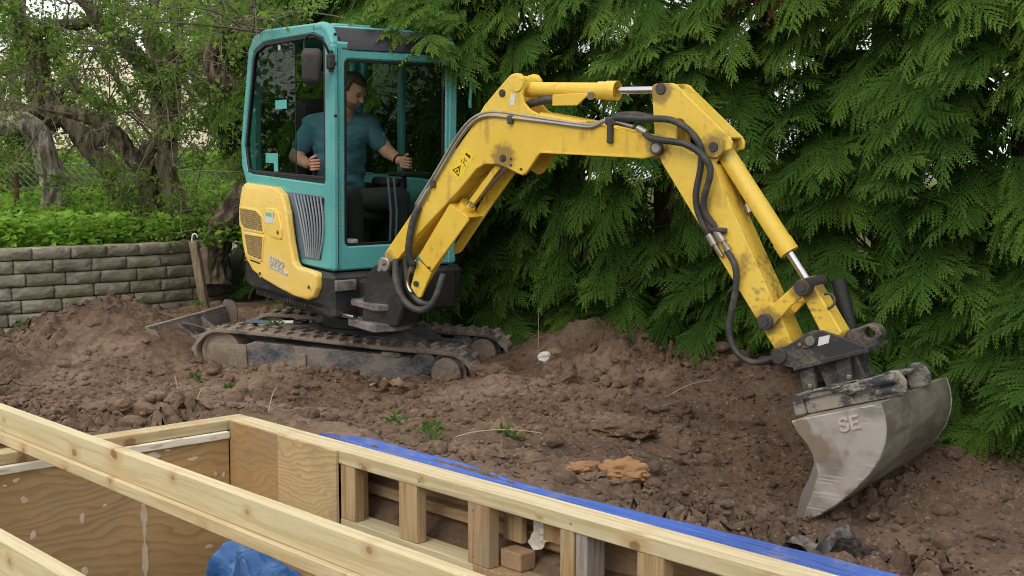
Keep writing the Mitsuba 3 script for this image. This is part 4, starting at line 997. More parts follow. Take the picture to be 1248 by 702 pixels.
# the boughs that hang over the cab roof
over = []
ro = np.random.default_rng(5)
for k0 in range(70):
    u = ro.random(); c0 = np.array([-.45, 9.1, 2.75]) * (1 - u) + np.array([-.78, 8.02, 2.42]) * u
    over.append((c0 + ro.normal(0, 1, 3) * [.26, .20, .10] - [0, 0, .06], nz([-.45 + ro.normal(0, .4), -.75, -.25]), ro.uniform(.6, 1.0)))
for k0 in range(26):
    u = ro.random(); c0 = np.array([-.30, 8.9, 2.6]) * (1 - u) + np.array([-.44, 8.12, 2.12]) * u
    over.append((c0 + ro.normal(0, 1, 3) * [.10, .12, .12], nz([-.1 + ro.normal(0, .3), -.5, -.6]), ro.uniform(.35, .7)))
hs0 = [-1.95] + list(np.arange(-1.15, 6.3, 0.83))
for i, s0 in enumerate(hs0):
    hedge_tree(i, s0, 300 + i, 640 if s0 < 5 else 520, extra=over if i == 2 else ())
for i, s0 in enumerate((7.2, 8.3, 9.4)):                         # the hedge goes on to the right of the view (seen in the windscreen)
    hedge_tree(20 + i, s0, 330 + i, 170, half=0.6)
for i, (c, r) in enumerate([((-11.0, 12.4, 1.7), (1.7, 1.5, 1.4)), ((-12.4, 14.8, 1.9), (1.8, 1.6, 1.7)), ((-11.6, 10.0, 1.5), (1.7, 1.5, 1.5)), ((-13.0, 12.5, 1.8), (1.9, 1.8, 1.8))]):
    bush('garden_bush', 'tall bush at the far left of the garden', np.array(c), np.array(r), 2600, (0.10, 0.18), (0.05, 0.10, 0.022), (0.14, 0.22, 0.05), 70 + i, 'tall bushes left of the view')

# ================================================================== EXCAVATOR
ex = thing('excavator', 'yellow and teal mini excavator with a man in its cab and a wide grading bucket', 'excavator')
def E(name, mesh, m, frame=H, smooth=False, parent=None, label=None, kind=None):
    k = obj(name, mesh, m, parent or ex, frame, smooth)
    if label or kind: tag(k, label, kind=kind)
    return k

# ---- undercarriage: two rubber tracks
W_T, GAUGE = 0.23, 0.98
def belt_loop(n=120):
    pts = [(-0.88, 0.118), (-0.60, 0.113), (-0.2, 0.097), (0.2, 0.080), (0.55, 0.072), (0.76, 0.070), (0.87, 0.045), (0.945, -0.02), (0.965, -0.09), (0.93, -0.17), (0.85, -0.225), (0.5, -0.245), (0.0, -0.245), (-0.5, -0.245), (-0.85, -0.24), (-0.98, -0.21), (-1.07, -0.13), (-1.10, -0.04), (-1.06, 0.045), (-0.98, 0.098)]
    p = np.array(pts + pts[:1]); q = spline(p, n + 1)[:-1]
    return q
loop = belt_loop()
def track(b0, near):
    sgn = 1
    tk_ = E('track', None, None) if False else None
    lp = sg.Polygon(loop).buffer(0); inner = lp.buffer(-0.026)
    ring = sg.Polygon(list(lp.exterior.coords), [list(inner.exterior.coords)])
    kt = E('track', prism(ring, b0, b0 + W_T, 0.006), 'm_track', U)
    # tread lugs
    d = np.r_[0, np.cumsum(np.linalg.norm(np.diff(np.vstack([loop, loop[:1]]), axis=0), axis=1))]
    per = d[-1]; N = 46
    for i in range(N):
        s = per * i / N
        a = np.interp(s, d, np.r_[loop[:, 0], loop[0, 0]]); c = np.interp(s, d, np.r_[loop[:, 1], loop[0, 1]])
        a2 = np.interp((s + .02) % per, d, np.r_[loop[:, 0], loop[0, 0]]); c2 = np.interp((s + .02) % per, d, np.r_[loop[:, 1], loop[0, 1]])
        if c < -0.20: continue
        t = nz([a2 - a, c2 - c]); nrm = np.array([-t[1], t[0]])
        cen = np.array([-0.05, -0.06]); nrm = nrm if nrm @ (np.array([a, c]) - cen) > 0 else -nrm
        for half, off in ((0, 0.0), (1, per / N / 2)):
            bb0 = b0 + (0.004 if half == 0 else W_T / 2 + .012); bb1 = b0 + (W_T / 2 - .012 if half == 0 else W_T - .004)
            A0 = np.array([a, c]) + t * off
            prof = [A0 - t * .021 - nrm * .006, A0 + t * .021 - nrm * .006, A0 + t * .013 + nrm * .016, A0 - t * .013 + nrm * .016]
            E('tread_lug', prism(prof, bb0, bb1, 0.003), 'm_lug', U, parent=kt)
    f0, f1 = b0 + 0.030, b0 + W_T - 0.03
    E('track_frame', prism(rnd([(-0.72, 0.012), (-0.64, 0.04), (-0.56, 0.035), (0.50, 0.010), (0.57, -0.02), (0.575, -0.16), (-0.72, -0.19), (-0.74, -0.1)], 0.012), f0, f1, 0.008), 'm_frame', U)
    E('track_frame_plate', prism(rnd([(-0.99, 0.010), (-0.70, 0.016), (-0.69, -0.175), (-0.97, -0.185)], 0.012), f0 - 0.012, f0 - 0.001, 0.003), 'm_muddy', U, label='mud covered end plate of the near track frame' if near else None)
    for (a, c) in ((-0.92, -.145), (-0.86, -.15), (-.80, -.152)):
        E('bolt_hole', cyl((a, f0 - .0125, c), (a, f0 - .0145, c), .007, 10), 'm_black', U)
    E('track_lug_block', box((-0.315, f0 - .02, -.105), (-.245, f0, -.02), .006), 'm_muddy', U)
    E('carrier_bracket', box((0.30, f0 - .012, 0.0), (.44, f0 + .03, 0.035), .008), 'm_frame', U)
    # idler and sprocket
    def wheel(a, c, r, name, mat, hub):
        k = E(name, ring_lathe((a, f0 + .01, c), (a, f1, c), [(0, .02), (.0, r * .55), (.012, r * .62), (.012, r * .80), (-0.0 + .002, r * .86), (.002, r), (-.002, r), (-1e-9, r * .8), (-1e-9, .02)], 40), mat, U, 35)
        E('hub', ring_lathe((a, f0 - (.03 if hub else .004), c), (a, f0 + .02, c), [(0, .03), (0.0, hub or .05), (.006, (hub or .05) + .008), (-1e-9, (hub or .05) + .012)], 32), 'm_frame' if hub else 'm_pin', U, 30, parent=k)
        return k
    wheel(-0.905, -0.055, 0.150, 'idler', 'm_muddy', 0)
    ks = wheel(0.765, -0.072, 0.128, 'drive_sprocket', 'm_frame', .048)
    E('sprocket_ring', ring_lathe((.765, f0 - .036, -.072), (.765, f0 - .012, -.072), [(0, .082), (.0005, .098), (-.004, .102), (-1e-9, .08)], 40), 'm_muddy', U, 30, parent=ks)
    for i in range(8):
        a = i / 8 * 2 * np.pi
        E('hub_bolt', cyl((.765 + .066 * math.cos(a), f0 - .034, -.072 + .066 * math.sin(a)), (.765 + .066 * math.cos(a), f0 - .02, -.072 + .066 * math.sin(a)), .010, 6), 'm_steel', U, parent=ks)
    for i in range(13):
        a = i / 13 * 2 * np.pi; c0 = np.array([.765 + .135 * math.cos(a), -.072 + .135 * math.sin(a)])
        r_ = np.array([math.cos(a), math.sin(a)]); t_ = np.array([-r_[1], r_[0]])
        E('tooth', prism([c0 - t_ * .018 - r_ * .012, c0 + t_ * .018 - r_ * .012, c0 + t_ * .006 + r_ * .018, c0 - t_ * .006 + r_ * .018], f0 + .05, f0 + .10), 'm_frame', U, parent=ks)
    E('motor_cover', ring_lathe((0.60, f0 - .002, -.03), (0.60, f0 + .06, -.03), [(0, .02), (0, .07), (.01, .085), (-1e-9, .085)], 28), 'm_frame', U, 30)
    return kt
track(0.0, True)
track(GAUGE - W_T, False)
E('cross_frame', [prism(rnd([(-0.55, 0.03), (-.42, .10), (.30, .10), (.45, .03), (.45, -.10), (-.55, -.10)], .02), W_T - .01, GAUGE - W_T + .01, .005),
                  box((-.50, W_T - .03, .02), (-.36, W_T + .10, .115), .02), box((.22, W_T - .03, .0), (.36, W_T + .10, .10), .02)], 'm_frame', U)
E('slew_ring', ring_lathe((-.06, GAUGE / 2, .08), (-.06, GAUGE / 2, .20), [(0, .27), (.02, .29), (.05, .29), (.055, .26), (-1e-9, .26)], 48), 'm_black', U, 30)
E('end_guard', box((.44, W_T + .02, -.11), (.70, GAUGE - W_T - .02, .03), .03), 'm_frame', U)

# ---- dozer blade behind (left in the picture)
bl = E('dozer_blade', prism(rnd([(-1.445, .085), (-1.425, .095), (-1.40, .05), (-1.385, -.03), (-1.395, -.12), (-1.42, -.18), (-1.45, -.18), (-1.43, -.12), (-1.42, -.03), (-1.43, .04)], .004), -.03, GAUGE + .03, .002), 'm_frame', U, 40)
E('blade_end_plate', prism(rnd([(-1.45, .10), (-1.36, .075), (-1.33, .02), (-1.335, -.10), (-1.36, -.19), (-1.46, -.19)], .03), -.045, -.031, .003), 'm_muddy', U, parent=bl)
E('blade_end_plate', prism(rnd([(-1.45, .16), (-1.36, .15), (-1.32, .08), (-1.335, -.05), (-1.36, -.19), (-1.46, -.19)], .03), GAUGE + .031, GAUGE + .045, .003), 'm_muddy', U, parent=bl)
E('top_rail', box((-1.455, -.045, .085), (-1.425, GAUGE + .045, .105), .004), 'm_muddy', U, parent=bl)
for b in (.30, .62): E('blade_rib', prism([(-1.41, .08), (-1.20, -.05), (-1.20, -.12), (-1.41, -.12)], b, b + .02, .003), 'm_frame', U, parent=bl)
for b in (.27, .66): E('blade_arm', tube([(-1.39, b + .01, -.06), (-1.0, b + .01, .0), (-.5, b + .01, .02)], .045, 12), 'm_frame', U, parent=bl)
E('blade_cylinder', tube([(-1.39, .12, -.10), (-1.15, .14, -.07)], .032, 14), 'm_muddy', U, parent=bl)

# ---- upper structure: black base and yellow cover wrapping the rear corner
def wrap(v):
    v = v.copy(); d = np.maximum(0, -1.12 - v[:, 0]); d2 = np.maximum(0, -0.2 - v[:, 2])
    v[:, 1] += 1.0 * d * d + 0.5 * d2 * d2 + 0.05 * np.clip((v[:, 2] - .25) / .3, 0, 1) ** 2
    return v
plan = rnd([(0.02, -0.035), (-1.15, -0.035), (-1.38, .04), (-1.50, .22), (-1.53, .5), (-1.46, .85), (-1.15, 1.02), (.02, 1.0)], .05)
def plan_prism(c0, c1, bev, shrink=0.0):
    p = plan.buffer(-shrink)
    return prism(p, c0, c1, bev, axis=2)
E('base_frame', [plan_prism(-.245, -.012, .03, .0), plan_prism(-.30, -.20, .03, .09)], 'm_black', H, 30)
def cover(poly, b0, b1, bev):
    return xf(refine(prism(rnd(poly, .03, .02), b0, b1, bev), .035), wrap)
rear = plan.buffer(-.012).intersection(sg.box(-2, -1, -.80, 2))
E('rear_body', prism(rear, -.03, .47, .04, axis=2), 'm_black', H, 30)
cov_poly = [(-1.36, .36), (-1.33, .47), (-1.24, .505), (-.72, .497), (-.60, .455), (-.51, .34), (-.455, .15), (-.405, .025), (-.36, .0), (-.085, -.014), (-.09, -.11), (-.14, -.18), (-.22, -.205), (-.40, -.203), (-.62, -.178), (-.86, -.142), (-1.03, -.10), (-1.14, -.02), (-1.20, .08), (-1.235, .17), (-1.34, .20)]
yc = E('engine_cover', cover(cov_poly, -.075, -.02, .012), 'm_yellow_cover', H, 35, label='glossy yellow engine cover with two mesh grilles')
for i, g in enumerate(([(-1.26, .325), (-.955, .322), (-.865, .285), (-.842, .19), (-1.13, .192), (-1.22, .23)], [(-1.14, .148), (-.842, .150), (-.868, .0), (-.90, -.008), (-1.085, .01)])):
    E('grille_frame', cover(sg.Polygon(g).buffer(.018).difference(sg.Polygon(g).buffer(-.002)), -.082, -.07, .003) if False else xf(refine(prism(sg.Polygon(g).buffer(.014, join_style=1).difference(sg.Polygon(g)), -.083, -.072, .003), .03), wrap), 'm_yellow_cover', H, 35, parent=yc)
    E('grille_mesh', xf(refine(prism(rnd(g, .012), -.0785, -.070), .03), wrap), 'm_mesh', H, 35, parent=yc)
    gp = sg.Polygon(g)
    bars = []
    x0, z0, x1, z1 = gp.bounds
    for zz_ in np.arange(z0 + .008, z1, .0125):
        s_ = sg.LineString([(x0 - 1, zz_), (x1 + 1, zz_)]).intersection(gp)
        if not s_.is_empty and s_.geom_type == 'LineString':
            (ax, _), (bx, _) = s_.coords[0], s_.coords[-1]
            bars.append(xf(tube([(q, -.080, zz_) for q in np.linspace(ax, bx, 8)], .0022, 4), wrap))
    for xx_ in np.arange(x0 + .008, x1, .014):
        s_ = sg.LineString([(xx_, z0 - 1), (xx_, z1 + 1)]).intersection(gp)
        if not s_.is_empty and s_.geom_type == 'LineString':
            (_, az), (_, bz) = s_.coords[0], s_.coords[-1]
            bars.append(xf(tube([(xx_, -.0805, q) for q in np.linspace(az, bz, 5)], .0022, 4), wrap))
    k = E('grille_wires', bars, 'm_wire_yellow', H, parent=yc, kind='stuff')
E('side_slots', [xf(box((-1.245 + .003 * i, -.055, .17 - .027 * i), (-1.195 + .009 * i, -.048, .182 - .027 * i)), wrap) for i in range(9)], 'm_mesh', H, parent=yc, kind='stuff')
fl = E('fuel_flap', cover([(-.835, .355), (-.655, .362), (-.60, .33), (-.548, .235), (-.552, .165), (-.58, .158), (-.745, .168), (-.765, .19)], -.0865, -.070, .006), 'm_yellow_cover', H, 35, parent=yc)
E('sticker', prism([(-.797, .338), (-.665, .338), (-.675, .258), (-.79, .258)], -.0885, -.0875), 'm_sticker', H, parent=yc, label='white sticker with a green print')
E('sticker_print', prism([(-.783, .328), (-.69, .328), (-.695, .302), (-.78, .302)], -.0895, -.0888), 'm_green_print', H, parent=yc)
E('flap_lock', ring_lathe((-.60, -.092, .205), (-.60, -.086, .205), [(0, .010), (.001, .013), (-1e-9, .013)], 16), 'm_pin', H, 30, parent=yc)
for a, c in ((-.895, -.105), (-.175, -.115)):
    E('cover_bolt', ring_lathe((a, -.079, c), (a, -.070, c), [(0, .020), (0.0, .026), (-1e-9, .026)], 20), 'm_yellow_cover', H, 30, parent=yc)
    E('cover_bolt_head', cyl((a, -.084, c), (a, -.078, c), .013, 8), 'm_pin', H, parent=yc)
E('slot', prism([(-1.06, -.022), (-.90, -.030), (-.905, -.040), (-1.05, -.032)], -.0775, -.0735), 'm_black', H, parent=yc)
E('edge_teeth', [box((-1.0 + .042 * i, -.062, -.262 + .0 * i - .0000 * i * i), (-.975 + .042 * i, -.040, -.235)) for i in range(18)], 'm_black', H, parent=yc, kind='stuff')
# raised lettering of the badge
def lettering(text, h, o, fr, aax, cax, bold=True, depth=.004, slant=0.0):
    m = meshkit.text_mesh(text, h, depth, bold); v = np.array(m.vertices); f = np.array(m.faces)
    v[:, 0] += slant * v[:, 1]
    aax, cax = nz(aax), nz(cax); n = nz(np.cross(aax, cax))
    return np.asarray(o) + v[:, :1] * aax + v[:, 1:2] * cax + v[:, 2:3] * n, f
E('badge_letters', lettering('SV22', .062, (-.752, -.076, -.025), H, (1, 0, -.10), (0, 0, 1), True, .008, .25), 'm_badge', H, parent=yc, label='silver raised badge reading SV22')
E('badge_bar', prism([(-.765, -.044), (-.485, -.075), (-.475, -.058), (-.755, -.030)], -.083, -.075, .002), 'm_badge', H, parent=yc)
# lower front structure and swing post
E('front_skirt', [box((-.10, -.03, -.30), (.05, .92, -.02), .02), box((.02, .16, -.30), (.16, .60, -.05), .02)], 'm_black', H, label='black lower front of the machine')
E('skirt_step', box((.05, -.02, -.12), (.075, .13, -.05), .006), 'm_frame', H)
E('swing_bracket', [prism(rnd([(.10, .04), (.44, .04), (.47, .17), (.44, .32), (.10, .42)], .03), -.335, -.285, .006, axis=2), prism(rnd([(.10, .06), (.44, .05), (.47, .17), (.44, .30), (.10, .40)], .03), -.205, -.165, .006, axis=2)], 'm_frame', H, 30)
E('swing_post', [prism(rnd([(-.05, -.30), (.25, -.30), (.30, -.16), (.24, -.02), (.16, .075), (.06, .075), (.0, .0), (-.03, -.12)], .03), -.10, .10, .012)], 'm_black', Frame(H((.26, .17, 0.0)), (math.cos(0.611), -math.sin(0.611), 0), TILT), 30)
E('swing_pin', [cyl(H((.26, .17, -.34)) * 0 + np.array((.26, .17, -.355)), (.26, .17, -.13), .062, 28), ring_lathe((.26, .17, -.165), (.26, .17, -.135), [(0, .085), (.004, .09), (-.004, .09), (-1e-9, .06)], 28)], 'm_pin', H, 30)
E('swing_cylinder', tube([(-.55, .02, -.275), (-.12, .03, -.272)], .034, 18), 'm_black', H, 30)
E('swing_rod', tube([(-.12, .03, -.272), (.20, .045, -.27)], .017, 18), 'm_chrome', H, 30)

# ---- cab
side_out = rnd([(0, 0), (.0, 1.44), (-.07, 1.53), (-.2, 1.562), (-.95, 1.557), (-1.13, 1.52), (-1.215, 1.42), (-1.355, .78), (-1.345, .62), (-1.25, .46), (-1.16, .3), (-1.1, 0)], .03)
win = rnd([(-.105, 1.458), (-.24, 1.495), (-.96, 1.47), (-1.11, 1.42), (-1.15, 1.36), (-1.295, .76), (-1.25, .59), (-1.18, .572), (-.105, .553)], .03)
side = side_out.difference(win)
E('cab_side_frame', prism(side, 0.0, .045, .012), 'm_teal', H, 35, label='teal right side frame of the cab')
seal = win.buffer(.004).difference(win.buffer(-.022))
E('window_seal', prism(seal, .006, .030, .003), 'm_black_clean', H)
E('window_pane', prism([(-1.285, .60), (-1.30, .75), (-1.15, 1.37), (-.95, 1.462), (-.60, 1.472), (-.545, 1.44), (-.535, .572), (-.6, .565)], .020, .0215) if False else (np.array([(-1.27, .02, .60), (-1.285, .02, .75), (-1.145, .02, 1.37), (-1.09, .02, 1.425), (-.95, .02, 1.462), (-.62, .02, 1.470), (-.56, .02, 1.45), (-.54, .02, 1.40), (-.535, .02, .575)]), np.array([(0, i + 1, i) for i in range(1, 8)])), 'm_glass_dark', H, label='dark tinted sliding side pane')
E('pane_edge', tube([(-.60, .021, 1.468), (-.555, .021, 1.445), (-.54, .021, 1.40), (-.535, .021, .58)], .004, 6), 'm_black_clean', H)
E('window_track', [box((-1.25, .008, .572), (-.105, .03, .596), .003), box((-1.25, .001, .580), (-.105, .006, .586), .001)], 'm_black_clean', H)
for (a, c, w_, h_) in ((-.78, 1.415, .035, .03), ):
    E('pane_sticker', prism([(a, c), (a + w_, c), (a + w_, c + h_), (a, c + h_)], .0165, .0185), 'm_sticker', H)
E('pane_sticker', prism([(-.83, 1.02), (-.66, 1.025), (-.66, 1.085), (-.83, 1.08)], .0165, .0185), 'm_teal_sticker', H)
E('pane_sticker', prism([(-.985, .72), (-.80, .725), (-.80, .60), (-.86, .60), (-.86, .655), (-.985, .655)], .0165, .0185), 'm_teal_sticker', H)
E('louvre_panel', prism(rnd([(-.70, .475), (-.10, .470), (-.150, .055), (-.47, .04), (-.53, .2), (-.62, .40)], .015), -.004, .012, .003), 'm_louvre', H, 30, label='blue grey louvred side panel')
E('louvre_recess', prism(rnd([(-.38, .465), (-.105, .462), (-.155, .065), (-.30, .06)], .01), -.0065, -.0045), 'm_black_clean', H)
for i in range(9):
    u = i / 8
    a0, a1 = -.50 + u * .36, -.335 + u * .165
    pts = [(a0 + (a1 - a0) * s + .035 * math.sin(math.pi * s) * (0.4 + u), -.012, .462 - .40 * s) for s in np.linspace(0, 1, 10)]
    E('louvre_slat', tube(pts, .0065, 6), 'm_slat', H, 40)
# front face
fo = rnd([(0.0, 0.0), (.93, 0.0), (.93, 1.44), (0.0, 1.44)], .03)
fw = rnd([(.092, .158), (.092, 1.332), (.848, 1.332), (.848, .158)], .03)
fup = rnd([(.115, 1.392), (.82, 1.392), (.80, 1.60), (.13, 1.60)], .02)
E('cab_front_frame', prism(fo.difference(fw).difference(fup), -.045, .0, .012, axis=0), 'm_teal', H, 35, label='teal front frame of the cab')
E('front_seal', prism(fw.buffer(.004).difference(fw.buffer(-.016)), -.03, -.008, .003, axis=0), 'm_black_clean', H)
E('windscreen', (np.array([(-.02, .10, .165), (-.02, .84, .165), (-.02, .84, 1.325), (-.02, .10, 1.325)]), np.array([(0, 1, 2), (0, 2, 3)])), 'm_glass', H, label='large front windscreen')
E('windscreen_joint', box((-.026, .10, .612), (-.012, .84, .618)), 'm_black_clean', H)
E('corner_pillar', xf(box((-.055, -.012, .0), (.012, .062, 1.43), .022), lambda v: v), 'm_teal', H, 40)
E('pillar_seam', box((.0125, .030, .02), (.0145, .034, 1.40)), 'm_black_clean', H)
E('pillar_bow', tube(spline([(-.03, .03, 1.36), (-.045, .03, 1.45), (-.10, .03, 1.515), (-.24, .03, 1.528)], 16), .034, 14), 'm_teal', H, True)
for c in (1.48, 1.30, .98):
    E('pillar_bolt', cyl((.010, .015, c), (.0155, .015, c), .010, 10), 'm_black_clean', H)
E('left_pillar', box((-.05, .868, .0), (.006, .945, 1.44), .016), 'm_teal', H, 40)
E('front_roof_pane', prism([(.005, 1.395), (-.03, 1.46), (-.12, 1.535), (-.22, 1.548), (-.22, 1.53), (-.10, 1.50), (-.01, 1.395)], .07, .88), 'm_black_clean', H, 30, label='black sloping panel over the windscreen')
E('roof', prism(rnd([(-.10, 1.535), (-.2, 1.555), (-.95, 1.55), (-1.16, 1.50), (-1.16, 1.46), (-.95, 1.51), (-.2, 1.515)], .01), .04, .91, .008), 'm_teal', H, 35)
E('roof_rib', box((-.9, .15, 1.545), (-.25, .80, 1.572), .012), 'm_teal', H)
side_far = prism(side, .895, .94, .012)
E('cab_left_frame', side_far, 'm_teal', H, 35)
E('door_post', box((-.70, .898, .03), (-.64, .942, 1.52), .01), 'm_teal', H)
E('left_pane', (np.array([(-.12, .92, .58), (-.12, .92, 1.45), (-1.08, .92, 1.45), (-1.27, .92, .75), (-1.2, .92, .58)]), np.array([(0, 1, 2), (0, 2, 3), (0, 3, 4)])), 'm_glass', H)
E('rear_frame', [box((-1.27, .03, .50), (-1.20, .10, 1.46), .015), box((-1.27, .83, .50), (-1.20, .91, 1.46), .015), box((-1.16, .04, 1.42), (-1.10, .9, 1.50), .02)], 'm_teal', H, 35)
E('rear_pane', (np.array([(-1.24, .09, .52), (-1.24, .85, .52), (-1.15, .85, 1.44), (-1.15, .09, 1.44)]), np.array([(0, 1, 2), (0, 2, 3)])), 'm_glass_dark', H)
E('floor', box((-1.0, .04, -.01), (-.05, .90, .03)), 'm_black', H)
E('rear_bulkhead', box((-1.22, .05, .03), (-.92, .90, .50), .03), 'm_seat', H)
E('grab_bar', tube(spline([(.01, .925, 1.262), (.015, .96, 1.265), (.02, 1.01, 1.262), (.02, 1.035, 1.23), (.02, 1.036, 1.14), (.02, 1.036, 1.05)], 30), .0115, 10), 'm_teal', H, True)
E('grab_bar', tube(spline([(.0, .93, 1.42), (.01, .985, 1.40), (.012, .99, 1.36), (.012, .985, 1.31), (.0, .94, 1.295)], 24), .010, 10), 'm_teal', H, True)
# mirror
mr = E('mirror', xf(blob({'a': ((-.030, -.165, 1.34), (.030, .030, .05)), 'b': ((-.025, -.16, 1.21), (.030, .030, .045)), 'c': ((.012, -.11, 1.34), (.030, .030, .05)), 'd': ((.008, -.115, 1.21), (.030, .030, .045))}, [('a', 'b', 'c', 'd')], .015, 6), lambda v: v), 'm_black', H, True, label='black oval wing mirror')
E('mirror_arm', tube(spline([(.012, -.02, 1.335), (.02, -.05, 1.40), (.0, -.09, 1.46), (-.05, -.12, 1.475), (-.10, -.13, 1.45), (-.11, -.135, 1.38), (-.085, -.13, 1.30)], 30), .008, 10), 'm_black_clean', H, True, parent=mr)
E('mirror_clamp', [box((.0, -.045, 1.265), (.045, .0, 1.36), .008), cyl((.02, -.02, 1.25), (.02, -.02, 1.38), .014, 12)], 'm_black', H, parent=mr)
E('mirror_joint', trimesh.creation.icosphere(subdivisions=2, radius=.02).apply_translation((-.09, -.125, 1.30)), 'm_black_clean', H, True, parent=mr)
# interior
E('seat', [xf(refine(box((-.92, .20, .24), (-.42, .66, .36), .05), .05), lambda v: v), refine(box((-.98, .20, .34), (-.84, .66, 1.10), .05), .05), box((-.85, .28, .03), (-.50, .58, .25), .02)], 'm_seat', H, 40)
E('armrest', [box((-.75, .10, .50), (-.42, .18, .56), .02), box((-.70, .68, .50), (-.36, .76, .56), .02), box((-.80, .06, .03), (-.45, .17, .50), .03), box((-.80, .69, .03), (-.42, .78, .50), .03)], 'm_seat', H, 40)
for b, a in ((.155, -.52), (.70, -.26)):
    jl = E('joystick', [tube([(a - .03, b, .50), (a - .01, b, .60)], [.026, .012], 12), xf(tube([(a - .01, b, .58), (a, b, .64), (a + .01, b, .70)], [.014, .021, .018], 12), lambda v: v)], 'm_black_clean', H, 40)
E('console_bar', box((-.30, .58, .585), (-.10, .80, .615), .01), 'm_black_clean', H)
for b in (.50, .545): E('travel_lever', tube([(-.14, b, .04), (-.12, b, .35), (-.16, b, .58)], .009, 8), 'm_louvre', H, True)
E('pedal', box((-.14, .30, .035), (-.05, .42, .05), .004), 'm_frame', H)
# ---- boom
near_out = [(.085, .085), (.12, .035), (.176, .045), (.253, .117), (.341, .212), (.657, .499), (.78, .625), (.84, .655), (.93, .655), (.985, .640), (1.095, .600), (1.122, .612), (1.205, .720), (1.235, .728), (1.783, .722), (1.835, .712), (1.90, .722), (1.955, .735), (1.984, .771), (1.975, .80), (1.944, .815), (1.60, .883), (1.502, .896), (1.195, .94), (1.14, .962), (1.10, 1.0), (1.088, 1.04), (1.096, 1.09), (1.098, 1.13), (1.075, 1.158), (1.045, 1.163), (1.01, 1.155), (.985, 1.135), (.826, .982), (.79, .93), (.753, .876), (.524, .612)]
plate = rnd(near_out, .012, .02)
ear = sg.Point(1.052, 1.105).buffer(.026)
bm = E('boom', prism(plate.difference(ear), -.095, -.072, .005), 'm_yellow', B, 30, label='dusty yellow bent boom')
E('boom_side_plate', prism(plate.difference(ear), .072, .095, .005), 'm_yellow', B, 30, parent=bm)
core = rnd([(.11, .06), (.20, .06), (.657, .515), (.80, .665), (.90, .715), (1.20, .738), (1.86, .728), (1.88, .80), (1.60, .872), (1.195, .925), (.90, .925), (.80, .90), (.74, .85), (.524, .595)], .02)
E('boom_tube', prism(core, -.0715, .0715, .004), 'm_yellow', B, 30, parent=bm)
E('boom_weld_rib', prism(rnd([(1.215, .7275), (1.84, .718), (1.84, .728), (1.215, .738)], .002), -.102, -.0955, .002), 'm_yellow', B, parent=bm)
E('boom_top_plate', prism([(1.20, .936), (1.50, .893), (1.505, .904), (1.20, .948)], -.085, .085, .002), 'm_yellow', B, parent=bm)
E('boom_eye', ring_lathe((1.052, -.104, 1.105), (1.052, .104, 1.105), [(0, .026), (0, .044), (-1e-9, .044), (-1e-9, .026)], 28), 'm_yellow', B, 30, parent=bm)
def pin(a, c, b0, b1, r, fr=B, name='pin', parent=None, m='m_pin'):
    return E(name, ring_lathe((a, b0, c), (a, b1, c), [(0, r * .45), (0, r * .9), (.004, r), (-.004, r), (-1e-9, r * .9)], 20), m, fr, 30, parent=parent)
for (a, c, r) in ((.955, 1.052, .022), (.965, .692, .021)): 
    pin(a, c, -.103, .103, r, parent=bm); E('nut', cyl((a, -.108, c), (a, -.100, c), r * .62, 6), 'm_pin', B, parent=bm)
for (a, c) in ((1.02, .69), (1.02, .655), (1.09, .635)):
    E('bolt', cyl((a, -.099, c), (a, -.093, c), .008, 8), 'm_pin', B, parent=bm)
pin(1.94, .772, -.112, .112, .036, name='boom_arm_pin'); E('pin_cap', ring_lathe((1.94, -.118, .772), (1.94, -.110, .772), [(0, .010), (0.0, .022), (-1e-9, .03)], 20), 'm_steel', B, 30)
pin(.12, .03, -.14, .13, .045, name='boom_foot_pin', m='m_steel'); E('foot_bolt', [cyl((.12, -.16, .045), (.12, -.135, .045), .020, 6), cyl((.10, -.155, .0), (.10, -.135, .0), .014, 6)], 'm_steel', B)
E('boom_sticker', prism([(1.005, .985), (1.035, .985), (1.045, 1.05), (1.015, 1.05)], -.0965, -.0955), 'm_sticker', B, parent=bm, label='small white sticker on the boom')
# warning plate: triangle and pictograms, printed on the yellow boom
wa = nz([.62, .0, .78]); wc = nz([-.78, 0, .62]); wo = np.array([.655, -.0958, .555])
def W2(poly, d): return xf(prism(poly, 0, d, 0, axis=2), lambda v: wo + v[:, :1] * wa + v[:, 1:2] * wc - v[:, 2:3] * np.array([0, 1, 0]))
E('warning_plate', W2([(0, 0), (.19, 0), (.19, .085), (0, .085)], .0008), 'm_sticker_yellow', B, parent=bm, label='yellow warning sticker with a triangle sign')
tri = sg.Polygon([(.018, .012), (.018, .074), (.078, .043)])
E('warning_triangle', W2(tri.difference(tri.buffer(-.006)), .0014), 'm_ink', B, parent=bm)
E('warning_mark', cat([W2([(.028, .036), (.046, .040), (.046, .046), (.028, .050)], .0014), W2([(.052, .039), (.06, .039), (.06, .047), (.052, .047)], .0014)]), 'm_ink', B, parent=bm)
E('warning_pictogram', cat([W2([(.092, .012), (.096, .012), (.104, .034), (.10, .036)], .0014), W2([(.10, .034), (.122, .040), (.120, .045), (.098, .039)], .0014), W2([(.12, .022), (.124, .022), (.128, .05), (.124, .05)], .0014), W2([(.092, .050), (.112, .056), (.110, .060), (.090, .054)], .0014), W2([(.150, .018), (.164, .024), (.158, .062), (.146, .056)], .0014)]), 'm_ink', B, parent=bm)
